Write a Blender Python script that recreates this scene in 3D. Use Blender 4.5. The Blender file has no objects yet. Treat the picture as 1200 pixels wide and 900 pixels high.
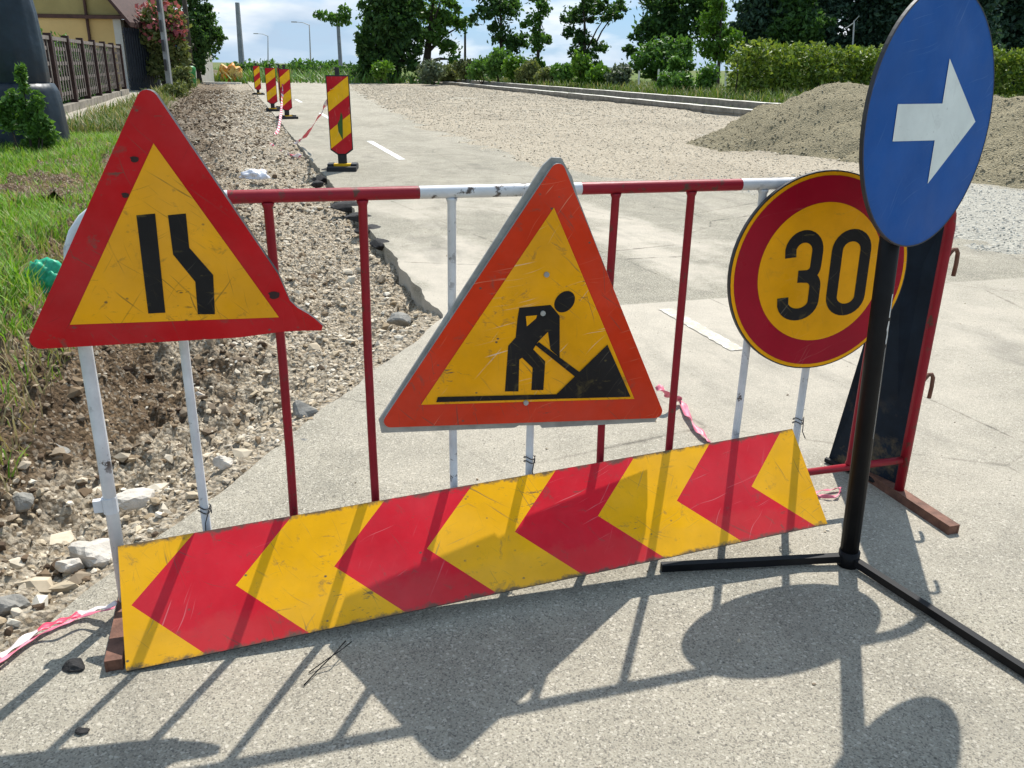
import bpy, bmesh, math, random
import numpy as np
from mathutils import Vector, Matrix
from mathutils import noise as mnoise
R = math.radians
random.seed(7)
rng = np.random.default_rng(7)
scene = bpy.context.scene
C = bpy.data.collections.new('place'); scene.collection.children.link(C)

# ------------------------------------------------------------------ camera, sky, sun, exposure
CAM_F, CAM_P, CAM_R, CAM_H = 1001.87, 0.35558, -0.016784, 1.3967
cd = bpy.data.cameras.new('camera'); cam = bpy.data.objects.new('camera', cd); C.objects.link(cam)
cd.sensor_fit = 'HORIZONTAL'; cd.sensor_width = 36; cd.lens = CAM_F*36/1200
cd.clip_start = 0.05; cd.clip_end = 3000
cam.matrix_world = Matrix.Translation((0, 0, CAM_H)) @ Matrix.Rotation(math.pi/2-CAM_P, 4, 'X') @ Matrix.Rotation(-CAM_R, 4, 'Z')
scene.camera = cam
SUN = Vector((0.196, 0.680, 1.0)).normalized()
w = bpy.data.worlds.new('World'); scene.world = w; w.use_nodes = True
nt = w.node_tree; nt.nodes.clear()
wo = nt.nodes.new('ShaderNodeOutputWorld'); bg = nt.nodes.new('ShaderNodeBackground'); bg.inputs[1].default_value = 0.098
sky = nt.nodes.new('ShaderNodeTexSky'); sky.sky_type = 'NISHITA'; sky.sun_disc = False
sky.sun_elevation = math.asin(SUN.z); sky.sun_rotation = math.atan2(SUN.x, SUN.y)
sky.air_density = 1.0; sky.dust_density = 0.2; sky.ozone_density = 1.5
tc = nt.nodes.new('ShaderNodeTexCoord'); mp = nt.nodes.new('ShaderNodeMapping'); mp.inputs['Scale'].default_value = (1.0, 1.0, 3.2)
nz = nt.nodes.new('ShaderNodeTexNoise'); nz.inputs['Scale'].default_value = 3.4; nz.inputs['Detail'].default_value = 7; nz.inputs['Roughness'].default_value = 0.58
rp = nt.nodes.new('ShaderNodeValToRGB'); rp.color_ramp.elements[0].position = 0.44; rp.color_ramp.elements[1].position = 0.58
nz2 = nt.nodes.new('ShaderNodeTexNoise'); nz2.inputs['Scale'].default_value = 5.0; nz2.inputs['Detail'].default_value = 5
rp2 = nt.nodes.new('ShaderNodeValToRGB')
rp2.color_ramp.elements[0].position = 0.36; rp2.color_ramp.elements[0].color = (3.6, 4.7, 6.0, 1)
rp2.color_ramp.elements[1].position = 0.62; rp2.color_ramp.elements[1].color = (8.4, 8.6, 8.8, 1)
mx = nt.nodes.new('ShaderNodeMix'); mx.data_type = 'RGBA'
L = nt.links.new
L(tc.outputs['Generated'], mp.inputs[0]); L(mp.outputs[0], nz.inputs['Vector']); L(mp.outputs[0], nz2.inputs['Vector'])
L(nz.outputs['Fac'], rp.inputs[0]); L(nz2.outputs['Fac'], rp2.inputs[0])
air = nt.nodes.new('ShaderNodeMix'); air.data_type = 'RGBA'; air.inputs[0].default_value = 0.75; air.inputs[7].default_value = (1.75, 3.7, 6.3, 1)
L(sky.outputs[0], air.inputs[6]); L(rp.outputs[0], mx.inputs[0]); L(air.outputs[2], mx.inputs[6]); L(rp2.outputs[0], mx.inputs[7])
L(mx.outputs[2], bg.inputs[0]); L(bg.outputs[0], wo.inputs[0])
sd = bpy.data.lights.new('sun', 'SUN'); sd.energy = 4.7; sd.angle = R(0.55); sd.color = (1.0, 0.965, 0.90)
so = bpy.data.objects.new('sun', sd); C.objects.link(so); so.rotation_euler = SUN.to_track_quat('Z', 'Y').to_euler()
so.location = (5, 15, 40)
vs = scene.view_settings; vs.view_transform = 'Standard'; vs.look = 'None'; vs.gamma = 1; vs.use_curve_mapping = False
vs.exposure = 0.52

# ------------------------------------------------------------------ helpers
def ray(px, py):
    a = (px-600)/CAM_F; b = -(py-450)/CAM_F
    cr, sr = math.cos(CAM_R), math.sin(CAM_R)
    u = a*cr+b*sr; v = -a*sr+b*cr
    c, s = math.cos(CAM_P), math.sin(CAM_P)
    return Vector((u, c+v*s, -s+v*c))
def G(px, py, z=0.0):
    d = ray(px, py); t = (z-CAM_H)/d.z
    return Vector((0, 0, CAM_H)) + d*t
def AT(px, py, Y):
    d = ray(px, py); return Vector((0, 0, CAM_H)) + d*(Y/d.y)
# the road frame: x = metres right of the trench edge, y = metres along the road
E0 = Vector((-0.41, 4.87, 0)); ROAD_A = math.atan2(0.3007, 0.9537)
ROAD = Matrix.Translation(E0) @ Matrix.Rotation(ROAD_A, 4, 'Z')
ROADI = ROAD.inverted()
def RW(r, t, z=0.0): return ROAD @ Vector((r, t, z))
def sstep(a, b, x):
    k = np.clip((x-a)/(b-a), 0, 1); return k*k*(3-2*k)
def fnoise(x, y, s, seed=0.0, octv=4):
    return np.array([mnoise.fractal(Vector((float(a)*s+seed, float(b)*s-seed*0.7, seed*1.3)), 0.7, 2.1, octv) for a, b in zip(np.ravel(x), np.ravel(y))]).reshape(np.shape(x))

class MB:
    def __init__(s): s.v = []; s.f = []; s.m = []
    def add(s, vs_, fs_, m=0):
        o = len(s.v); s.v += [tuple(p) for p in vs_]; s.f += [tuple(i+o for i in f) for f in fs_]; s.m += [m]*len(fs_); return o
    def box(s, x0, x1, y0, y1, z0, z1, m=0, M=None):
        vs_ = [Vector((x, y, z)) for z in (z0, z1) for y in (y0, y1) for x in (x0, x1)]
        if M: vs_ = [M @ p for p in vs_]
        s.add(vs_, [(0,2,3,1),(4,5,7,6),(0,1,5,4),(2,6,7,3),(0,4,6,2),(1,3,7,5)], m)
    def tube(s, pts, rad, n=10, m=0, cap=True, mats=None, flat=None):
        pts = [Vector(p) for p in pts]; rads = rad if isinstance(rad, (list, tuple)) else [rad]*len(pts)
        T = []
        for i in range(len(pts)):
            a = pts[max(i-1, 0)]; b = pts[min(i+1, len(pts)-1)]; T.append((b-a).normalized())
        ref = Vector((0, 0, 1)) if abs(T[0].z) < 0.9 else Vector((1, 0, 0))
        nx = (ref - T[0]*ref.dot(T[0])).normalized(); o = len(s.v); rings = []
        for i, p in enumerate(pts):
            nx = (nx - T[i]*nx.dot(T[i])).normalized(); ny = T[i].cross(nx)
            for k in range(n):
                an = 2*math.pi*k/n + (math.pi/4 if n == 4 else 0)
                s.v.append(tuple(p + (nx*math.cos(an)+ny*math.sin(an))*rads[i]))
        for i in range(len(pts)-1):
            for k in range(n):
                s.f.append((o+i*n+k, o+i*n+(k+1) % n, o+(i+1)*n+(k+1) % n, o+(i+1)*n+k)); s.m.append(mats[i] if mats else m)
        if cap:
            s.f.append(tuple(o+k for k in reversed(range(n)))); s.m.append(mats[0] if mats else m)
            e = o+(len(pts)-1)*n; s.f.append(tuple(e+k for k in range(n))); s.m.append(mats[-1] if mats else m)
    def poly(s, pts, z=0.0, m=0): s.add([(p[0], p[1], p[2] if len(p) > 2 else z) for p in pts], [tuple(range(len(pts)))], m)
    def prism(s, pts, z0, z1, mf=0, ms=0, mb=None):
        """outline (counter-clockwise) extruded from z0 (back) to z1 (front)"""
        n = len(pts); zz = [p[2] if len(p) > 2 else 0 for p in pts]
        o = s.add([(p[0], p[1], z1+q) for p, q in zip(pts, zz)] + [(p[0], p[1], z0+q) for p, q in zip(pts, zz)], [])
        s.f.append(tuple(o+i for i in range(n))); s.m.append(mf)
        s.f.append(tuple(o+n+i for i in reversed(range(n)))); s.m.append(ms if mb is None else mb)
        for i in range(n):
            j = (i+1) % n; s.f.append((o+i, o+n+i, o+n+j, o+j)); s.m.append(ms)
    def build(s, name, mats, parent=None, smooth=False, M=None):
        me = bpy.data.meshes.new(name); me.from_pydata(s.v, [], s.f)
        for mt in (mats if isinstance(mats, (list, tuple)) else [mats]): me.materials.append(mt)
        me.polygons.foreach_set('material_index', s.m)
        if smooth: me.polygons.foreach_set('use_smooth', [True]*len(s.f))
        me.update(); o = bpy.data.objects.new(name, me); C.objects.link(o)
        if parent: o.parent = parent
        if M is not None: o.matrix_world = M
        return o
def tri_mesh(name, V, F, mats, parent=None, midx=None, M=None, smooth=False):
    """numpy arrays to a mesh: V (n,3), F (m,k)"""
    me = bpy.data.meshes.new(name); k = F.shape[1]
    me.vertices.add(len(V)); me.vertices.foreach_set('co', np.ascontiguousarray(V, dtype=np.float32).ravel())
    me.loops.add(F.size); me.loops.foreach_set('vertex_index', np.ascontiguousarray(F, dtype=np.int32).ravel())
    me.polygons.add(len(F)); me.polygons.foreach_set('loop_start', np.arange(0, F.size, k, dtype=np.int32))
    me.polygons.foreach_set('loop_total', np.full(len(F), k, dtype=np.int32))
    for mt in (mats if isinstance(mats, (list, tuple)) else [mats]): me.materials.append(mt)
    if midx is not None: me.polygons.foreach_set('material_index', np.asarray(midx, dtype=np.int32))
    me.polygons.foreach_set('use_smooth', np.full(len(F), bool(smooth)))
    me.update(calc_edges=True); me.validate()
    o = bpy.data.objects.new(name, me); C.objects.link(o)
    if parent: o.parent = parent
    if M is not None: o.matrix_world = M
    return o
def tag(o, label, cat, group=None):
    o['label'] = label; o['category'] = cat
    if group: o['group'] = group
    return o
def kind(o, k): o['kind'] = k; return o
def thing(name, label, cat, M=None, group=None):
    o = bpy.data.objects.new(name, None); o.empty_display_size = 0.1; C.objects.link(o)
    if M is not None: o.matrix_world = M
    return tag(o, label, cat, group)
def at_loc(p, rz=0.0): return Matrix.Translation(p) @ Matrix.Rotation(rz, 4, 'Z')
def frame_matrix(c, e1, e2, n):
    e1 = Vector(e1).normalized(); n = Vector(n).normalized(); e2 = n.cross(e1).normalized(); e1 = e2.cross(n)
    return Matrix(((e1.x, e2.x, n.x, c[0]), (e1.y, e2.y, n.y, c[1]), (e1.z, e2.z, n.z, c[2]), (0, 0, 0, 1)))
def copy_thing(o, M, label=None, group=None):
    c = o.copy(); C.objects.link(c); c.matrix_world = M
    if label: c['label'] = label
    if group: c['group'] = group
    for ch in list(o.children):
        d = ch.copy(); C.objects.link(d); d.parent = c; d.matrix_parent_inverse = ch.matrix_parent_inverse.copy()
        for g in list(ch.children):
            e = g.copy(); C.objects.link(e); e.parent = d; e.matrix_parent_inverse = g.matrix_parent_inverse.copy()
    return c

# ------------------------------------------------------------------ materials
class NT:
    def __init__(s, name):
        s.mat = bpy.data.materials.new(name); s.mat.use_nodes = True; s.t = s.mat.node_tree; s.t.nodes.clear()
        s.out = s.t.nodes.new('ShaderNodeOutputMaterial'); s.b = s.t.nodes.new('ShaderNodeBsdfPrincipled')
        s.t.links.new(s.b.outputs[0], s.out.inputs[0])
        s.tc = s.t.nodes.new('ShaderNodeTexCoord'); s.vec = s.tc.outputs['Object']
    def n(s, typ, **kw):
        nd = s.t.nodes.new(typ)
        for k, v in kw.items(): setattr(nd, k, v)
        return nd
    def l(s, a, b): s.t.links.new(a, b)
    def mapping(s, scale=(1, 1, 1), rot=(0, 0, 0), loc=(0, 0, 0)):
        m = s.n('ShaderNodeMapping'); m.inputs['Scale'].default_value = scale; m.inputs['Rotation'].default_value = rot; m.inputs['Location'].default_value = loc
        s.l(s.vec, m.inputs[0]); return m.outputs[0]
    def noise(s, scale, detail=4, rough=0.55, vec=None, dist=0.0):
        q = s.n('ShaderNodeTexNoise'); q.inputs['Scale'].default_value = scale; q.inputs['Detail'].default_value = detail
        q.inputs['Roughness'].default_value = rough; q.inputs['Distortion'].default_value = dist
        s.l(vec or s.vec, q.inputs['Vector']); return q.outputs['Fac']
    def voro(s, scale, out='Distance', vec=None, feature='F1', rand=1.0):
        q = s.n('ShaderNodeTexVoronoi'); q.feature = feature; q.inputs['Scale'].default_value = scale; q.inputs['Randomness'].default_value = rand
        s.l(vec or s.vec, q.inputs['Vector']); return q.outputs[out]
    def ramp(s, fac, *stops):
        q = s.n('ShaderNodeValToRGB'); e = q.color_ramp.elements
        while len(e) < len(stops): e.new(0.5)
        for el, (p, c) in zip(e, stops): el.position = p; el.color = (c, c, c, 1) if isinstance(c, (int, float)) else (*c, 1)
        s.l(fac, q.inputs[0]); return q.outputs[0]
    def mix(s, fac, a, b, blend='MIX'):
        q = s.n('ShaderNodeMix', data_type='RGBA', blend_type=blend)
        for v, i in ((fac, 0), (a, 6), (b, 7)):
            if isinstance(v, (int, float)): q.inputs[i].default_value = v if i == 0 else (v, v, v, 1)
            elif isinstance(v, tuple): q.inputs[i].default_value = (*v, 1)
            else: s.l(v, q.inputs[i])
        return q.outputs[2]
    def math(s, op, a, b=0.0):
        q = s.n('ShaderNodeMath', operation=op)
        for v, i in ((a, 0), (b, 1)):
            if isinstance(v, (int, float)): q.inputs[i].default_value = v
            else: s.l(v, q.inputs[i])
        return q.outputs[0]
    def sep(s, vec=None):
        q = s.n('ShaderNodeSeparateXYZ'); s.l(vec or s.vec, q.inputs[0]); return q.outputs
    def bump(s, h, strength=0.5, dist=0.01, normal=None):
        q = s.n('ShaderNodeBump'); q.inputs['Strength'].default_value = strength; q.inputs['Distance'].default_value = dist
        s.l(h, q.inputs['Height'])
        if normal: s.l(normal, q.inputs['Normal'])
        s.l(q.outputs[0], s.b.inputs['Normal']); return q.outputs[0]
    def done(s, col=None, rough=0.6, spec=0.5, metal=0.0):
        if col is not None:
            if isinstance(col, tuple): s.b.inputs['Base Color'].default_value = (*col, 1)
            else: s.l(col, s.b.inputs['Base Color'])
        if isinstance(rough, (int, float)): s.b.inputs['Roughness'].default_value = rough
        else: s.l(rough, s.b.inputs['Roughness'])
        s.b.inputs['Specular IOR Level'].default_value = spec; s.b.inputs['Metallic'].default_value = metal
        return s.mat
def paint(name, col, dirt=(0.10, 0.08, 0.06), wear=0.5, rough=0.5, scratch=(0.75, 0.7, 0.62), spec=0.14, seed=0.0, edge=None):
    """weathered sign paint: mottled, specked with dirt, a few scratches"""
    m = NT(name); v = m.mapping(loc=(seed, seed*0.6, 0))
    c = m.mix(m.ramp(m.noise(5, 5, 0.6, v), (0.3, 0.0), (0.75, 1.0)), tuple(x*0.80 for x in col), tuple(min(1, x*1.08) for x in col))
    sp = m.ramp(m.voro(26, vec=m.mapping(scale=(1, 1.3, 1), loc=(seed+2, 1, 0))), (0.06, 1.0), (0.13, 0.0))
    sp = m.math('MULTIPLY', sp, m.ramp(m.noise(7, 2, 0.5, v), (0.52, 0.0), (0.60, 1.0)))
    c = m.mix(m.math('MULTIPLY', sp, wear), c, dirt)
    smear = m.ramp(m.noise(16, 8, 0.72, v, 0.6), (0.585, 0.0), (0.72, 1.0))
    c = m.mix(m.math('MULTIPLY', smear, min(1.0, wear*0.8)), c, dirt)
    wob = m.n('ShaderNodeVectorMath', operation='ADD'); nv = m.n('ShaderNodeTexNoise'); nv.inputs['Scale'].default_value = 3.0; m.l(m.vec, nv.inputs['Vector'])
    nsc = m.n('ShaderNodeVectorMath', operation='SCALE'); nsc.inputs[3].default_value = 0.10; m.l(nv.outputs['Color'], nsc.inputs[0]); m.l(m.vec, wob.inputs[0]); m.l(nsc.outputs[0], wob.inputs[1])
    fade = m.ramp(m.noise(2.1, 6, 0.68, m.mapping(loc=(seed*1.7, 3, 0))), (0.42, 0.0), (0.66, 1.0))
    c = m.mix(m.math('MULTIPLY', fade, 0.16*min(1, wear*1.2)), c, tuple(0.6*q+0.14 for q in col))     # dust film and bleaching
    if edge:
        ex_, ey_, ez_ = m.sep(); ed = m.math('ABSOLUTE', ey_); ed = m.math('ADD', ed, m.math('MULTIPLY', m.math('SUBTRACT', m.noise(22, 7, 0.75), 0.5), 0.06))
        c = m.mix(m.ramp(m.math('DIVIDE', ed, edge), (0.93, 0.0), (1.02, 0.9)), c, dirt)
        low = m.math('MULTIPLY', m.ramp(m.math('ADD', m.math('MULTIPLY', ey_, -1/edge), m.math('MULTIPLY', m.noise(9, 6, 0.7), 0.9)), (0.85, 0.0), (1.9, 0.07)), 1.0)
        c = m.mix(low, c, (0.30, 0.24, 0.15))
    for k, (ang, sc) in enumerate(((0.6, 110), (-0.8, 130), (1.25, 170), (-0.25, 150), (2.2, 120))):
        r1 = m.n('ShaderNodeMapping'); r1.inputs['Rotation'].default_value = (0, 0, ang); m.l(wob.outputs[0], r1.inputs[0])
        r2 = m.n('ShaderNodeMapping'); r2.inputs['Scale'].default_value = (sc, 4.0, 3.0); r2.inputs['Location'].default_value = (seed+k*3.1, k*1.7, 0); m.l(r1.outputs[0], r2.inputs[0])
        s1 = m.ramp(m.noise(1.0, 2, 0.5, r2.outputs[0]), (0.675, 0.0), (0.72, 1.0))
        s1 = m.math('MULTIPLY', s1, m.ramp(m.noise(5.5, 3, 0.6, m.mapping(loc=(seed*2+k, k*5, 1))), (0.44, 0.0), (0.60, 1.0)))
        c = m.mix(m.math('MULTIPLY', s1, wear*0.6), c, scratch if k in (0, 2) else dirt)
    sc_ = m.math('MULTIPLY', m.ramp(m.noise(30, 5, 0.75, m.mapping(scale=(0.45, 1.7, 1), loc=(seed, seed*3, 2))), (0.60, 0.0), (0.645, 1.0)), m.ramp(m.noise(3.4, 3, 0.6, m.mapping(loc=(seed*3, 1, 4))), (0.52, 0.0), (0.62, 1.0)))
    c = m.mix(m.math('MULTIPLY', sc_, min(1, wear*0.8)), c, dirt)
    m.bump(m.noise(40, 3, 0.5), 0.06, 0.004)
    return m.done(c, m.ramp(m.noise(6, 4, 0.6, v), (0.3, rough-0.1), (0.7, rough+0.15)), spec)
def plain(name, col, rough=0.6, var=0.25, scale=6.0, spec=0.4, metal=0.0, bump=0.0):
    m = NT(name)
    c = m.mix(m.ramp(m.noise(scale, 5, 0.6), (0.3, 0.0), (0.72, 1.0)), tuple(x*(1-var) for x in col), tuple(min(1, x*(1+var*0.6)) for x in col))
    if bump: m.bump(m.noise(scale*4, 4, 0.6), bump, 0.01)
    return m.done(c, rough, spec, metal)

SIGN_RED = paint('sign_red', (0.53, 0.008, 0.012), wear=0.95, seed=1.0, scratch=(0.16, 0.02, 0.02))
SIGN_ORANGE_RED = paint('sign_orange_red', (0.66, 0.040, 0.008), wear=1.0, seed=4.0, scratch=(0.70, 0.36, 0.22))
DISC_RED = paint('disc_red', (0.36, 0.006, 0.022), wear=0.12, rough=0.34, seed=6.0)
SIGN_YELLOW = paint('sign_yellow', (0.88, 0.39, 0.002), wear=1.0, seed=2.0, scratch=(0.25, 0.13, 0.02), dirt=(0.07, 0.05, 0.03))
WORK_YELLOW = paint('work_yellow', (0.88, 0.39, 0.003), wear=1.0, seed=9.0)
DISC_YELLOW = paint('disc_yellow', (0.90, 0.39, 0.002), wear=0.2, rough=0.34, seed=12.0)
BLACK_PAINT = paint('sign_black', (0.012, 0.011, 0.012), dirt=(0.25, 0.19, 0.06), wear=0.35, seed=3.0, scratch=(0.5, 0.42, 0.3))
CHEV_RED = paint('board_red', (0.68, 0.012, 0.026), wear=0.9, rough=0.5, seed=14.0, edge=0.156, scratch=(0.66, 0.22, 0.22))
CHEV_YELLOW = paint('board_yellow', (0.93, 0.45, 0.002), wear=1.0, rough=0.5, seed=17.0, edge=0.156, scratch=(0.3, 0.22, 0.08))
BLUE_PAINT = paint('sign_blue', (0.001, 0.078, 0.32), wear=0.18, rough=0.45, seed=20.0, scratch=(0.35, 0.5, 0.75), dirt=(0.03, 0.12, 0.36))
ARROW_WHITE = paint('arrow_white', (0.74, 0.78, 0.74), wear=0.2, rough=0.35, seed=22.0)
GREY_METAL = plain('grey_metal', (0.34, 0.34, 0.32), 0.55, 0.35, 18, 0.4)
DARK_EDGE = plain('dark_edge', (0.035, 0.032, 0.033), 0.55, 0.4, 20)
BLACK_STEEL = plain('black_steel', (0.008, 0.008, 0.009), 0.5, 0.4, 15, 0.16)
def pipe_paint(name, col, chip, seed):
    m = NT(name); v = m.mapping(loc=(seed, 0, seed))
    c = m.mix(m.ramp(m.noise(9, 5, 0.65, v), (0.3, 0.0), (0.7, 1.0)), tuple(x*0.72 for x in col), col)
    ch = m.ramp(m.noise(26, 6, 0.7, v), (0.57, 0.0), (0.62, 1.0))
    ch = m.math('MULTIPLY', ch, m.ramp(m.noise(5, 3, 0.5, v), (0.44, 0.0), (0.58, 1.0)))
    c = m.mix(ch, c, chip)
    m.bump(m.noise(60, 4, 0.6), 0.15, 0.003)
    return m.done(c, 0.45, 0.25)
PIPE_RED = pipe_paint('pipe_red', (0.30, 0.010, 0.022), (0.10, 0.045, 0.03), 1.0)
PIPE_WHITE = pipe_paint('pipe_white', (0.72, 0.72, 0.73), (0.09, 0.07, 0.06), 5.0)
RUST = plain('rusty_steel', (0.17, 0.08, 0.052), 0.75, 0.5, 22, 0.3, bump=0.3)

def asphalt():
    m = NT('dusty_asphalt'); x, y, z = m.sep()
    big = m.noise(0.55, 6, 0.6); mid = m.noise(3.2, 6, 0.65)
    grain = m.voro(260, 'Color'); gr = m.noise(210, 4, 0.75); g2 = m.voro(165, 'Color')
    gsep = m.n('ShaderNodeSeparateColor'); m.l(grain, gsep.inputs[0]); g2sep = m.n('ShaderNodeSeparateColor'); m.l(g2, g2sep.inputs[0])
    base = m.mix(m.ramp(mid, (0.32, 0.0), (0.7, 1.0)), (0.275, 0.252, 0.198), (0.42, 0.38, 0.295))
    base = m.mix(m.ramp(gsep.outputs[0], (0.66, 0.0), (0.95, 0.7)), base, (0.52, 0.48, 0.39))
    base = m.mix(m.ramp(gsep.outputs[1], (0.62, 0.0), (0.94, 0.85)), base, (0.085, 0.08, 0.068))
    base = m.mix(m.ramp(g2sep.outputs[0], (0.94, 0.0), (0.96, 0.85)), base, (0.60, 0.55, 0.45))
    # pale dust and crushed stone fines trodden over the middle of the works
    dx = m.math('MULTIPLY', m.math('SUBTRACT', x, 1.6), 0.30); dy = m.math('MULTIPLY', m.math('SUBTRACT', y, 1.2), 0.21)
    rad = m.math('SQRT', m.math('ADD', m.math('MULTIPLY', dx, dx), m.math('MULTIPLY', dy, dy)))
    rad = m.math('ADD', rad, m.math('MULTIPLY', m.math('SUBTRACT', big, 0.5), 0.9))
    dust = m.ramp(rad, (0.42, 0.90), (1.0, 0.14), (1.6, 0.22))
    tr = m.noise(1.0, 4, 0.6, m.mapping(scale=(0.75, 0.28, 1), rot=(0, 0, -0.75), loc=(0.4, 0.2, 0)))
    clean = m.ramp(m.math('ADD', tr, m.math('MULTIPLY', m.math('SUBTRACT', m.noise(9, 6, 0.75), 0.5), 0.14)), (0.44, 0.0), (0.54, 1.0))
    clean = m.math('MULTIPLY', clean, m.ramp(y, (0.0, 0.0), (0.02, 1.0)))
    dust = m.math('MULTIPLY', dust, m.math('SUBTRACT', 1.0, m.math('MULTIPLY', clean, 0.95)))
    dust = m.math('MULTIPLY', dust, m.ramp(mid, (0.25, 0.65), (0.6, 1.0)))
    dcol = m.mix(m.ramp(gr, (0.35, 0.0), (0.65, 1.0)), (0.50, 0.44, 0.355), (0.64, 0.575, 0.475))
    c = m.mix(dust, base, dcol)
    cr = m.voro(0.62, 'Distance', m.mapping(scale=(1, 0.7, 1), loc=(3.3, 1.7, 0)), 'DISTANCE_TO_EDGE')
    crk = m.math('MULTIPLY', m.ramp(m.math('ADD', cr, m.math('MULTIPLY', m.noise(7, 4, 0.7), 0.03)), (0.013, 1.0), (0.020, 0.0)), m.ramp(big, (0.38, 0.0), (0.55, 0.8)))
    st = m.math('MULTIPLY', m.ramp(m.noise(1.1, 6, 0.7, m.mapping(scale=(1.6, 0.5, 1), loc=(7, 2, 0))), (0.56, 0.0), (0.70, 1.0)), 0.35); c = m.mix(st, c, (0.12, 0.115, 0.10))
    c = m.mix(crk, c, (0.09, 0.08, 0.065))
    pit = m.math('MULTIPLY', m.ramp(m.voro(21), (0.05, 1.0), (0.11, 0.0)), m.ramp(m.noise(3.1, 4), (0.46, 0.0), (0.56, 0.9)))
    c = m.mix(pit, c, (0.11, 0.10, 0.085))
    h = m.math('ADD', m.math('MULTIPLY', gsep.outputs[0], 0.6), m.math('ADD', m.math('MULTIPLY', gr, 0.8), m.math('MULTIPLY', mid, 1.4)))
    m.bump(h, 0.9, 0.007)
    return m.done(c, 0.92, 0.12)
ASPHALT = asphalt()
def gravel_mat(name, lo, hi, scale=22.0, pale=(0.56, 0.51, 0.42), split=None):
    m = NT(name)
    v = m.voro(scale, 'Color'); s_ = m.n('ShaderNodeSeparateColor'); m.l(v, s_.inputs[0])
    v2 = m.voro(scale*2.7, 'Color'); s2 = m.n('ShaderNodeSeparateColor'); m.l(v2, s2.inputs[0])
    c = m.mix(s_.outputs[0], lo, hi)
    c = m.mix(m.ramp(s2.outputs[1], (0.55, 0.0), (0.95, 0.8)), c, pale)
    c = m.mix(m.ramp(s2.outputs[0], (0.72, 0.0), (0.95, 0.75)), c, tuple(q*0.42 for q in lo))
    c = m.mix(m.ramp(m.noise(0.7, 5, 0.6), (0.35, 0.0), (0.7, 0.55)), c, tuple(q*0.8 for q in hi))
    c = m.mix(m.math('MULTIPLY', m.ramp(m.noise(0.33, 5, 0.65, m.mapping(scale=(1.0, 0.45, 1), loc=(5, 1, 0))), (0.48, 0.0), (0.68, 1.0)), 0.4), c, tuple(q*0.62 for q in lo))
    if split:
        c = split(m, c)
    d = m.voro(scale); d2 = m.voro(scale*2.7)
    m.bump(m.math('ADD', m.math('MULTIPLY', d, -1.0), m.math('MULTIPLY', d2, -0.45)), 0.9, 0.03)
    return m.done(c, 0.92, 0.15)
def gravel_split(m, c):
    x, y, z = m.sep()
    k = m.ramp(m.math('MULTIPLY', m.math('ADD', y, m.math('MULTIPLY', m.noise(0.9, 3), 2.0)), 0.1), (0.50, 1.0), (0.66, 0.0))
    g = m.voro(48, 'Color'); s_ = m.n('ShaderNodeSeparateColor'); m.l(g, s_.inputs[0])
    return m.mix(m.math('MULTIPLY', k, 0.85), c, m.mix(s_.outputs[0], (0.28, 0.27, 0.235), (0.50, 0.48, 0.41)))
GRAVEL = gravel_mat('road_base_gravel', (0.34, 0.28, 0.20), (0.52, 0.445, 0.335), 30, (0.58, 0.52, 0.41), gravel_split)
MOUND = gravel_mat('mound_gravel', (0.20, 0.168, 0.10), (0.335, 0.285, 0.18), 36, (0.40, 0.35, 0.235))
def rubble():
    m = NT('trench_rubble'); x, y, z = m.sep()
    v = m.voro(75, 'Color'); s_ = m.n('ShaderNodeSeparateColor'); m.l(v, s_.inputs[0])
    soil = m.mix(m.ramp(m.noise(5, 7, 0.68), (0.3, 0.0), (0.7, 1.0)), (0.07, 0.045, 0.027), (0.25, 0.175, 0.105))
    stone = m.mix(s_.outputs[0], (0.29, 0.225, 0.15), (0.60, 0.52, 0.40))
    side = m.math('ADD', m.math('MULTIPLY', x, 0.42), m.math('MULTIPLY', m.noise(1.6, 5, 0.65), 1.3))
    endp = m.math('SUBTRACT', y, m.math('MULTIPLY', x, 1.56)); side = m.math('ADD', side, m.ramp(m.math('MULTIPLY', endp, 0.5), (0.0, 0.55), (0.75, 0.0)))   # stony to the right, soil to the left
    k = m.ramp(side, (-0.28, 0.0), (0.20, 1.0))
    c = m.mix(k, soil, stone)
    c = m.mix(m.ramp(s_.outputs[1], (0.75, 0.0), (0.97, 0.55)), c, (0.50, 0.44, 0.35))
    c = m.mix(m.ramp(s_.outputs[2], (0.7, 0.0), (0.97, 0.7)), c, (0.10, 0.075, 0.05))
    far = m.math('MULTIPLY', m.ramp(m.math('MULTIPLY', y, 0.05), (0.3, 0.0), (0.75, 0.35)), m.ramp(m.noise(0.35, 3), (0.4, 0.3), (0.6, 1.0)))
    c = m.mix(far, c, m.mix(s_.outputs[0], (0.22, 0.20, 0.17), (0.42, 0.39, 0.33)))
    m.bump(m.math('ADD', m.math('MULTIPLY', m.voro(48), -1.0), m.noise(45, 6, 0.75)), 1.0, 0.025)
    return m.done(c, 0.95, 0.1)
RUBBLE = rubble()
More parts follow.
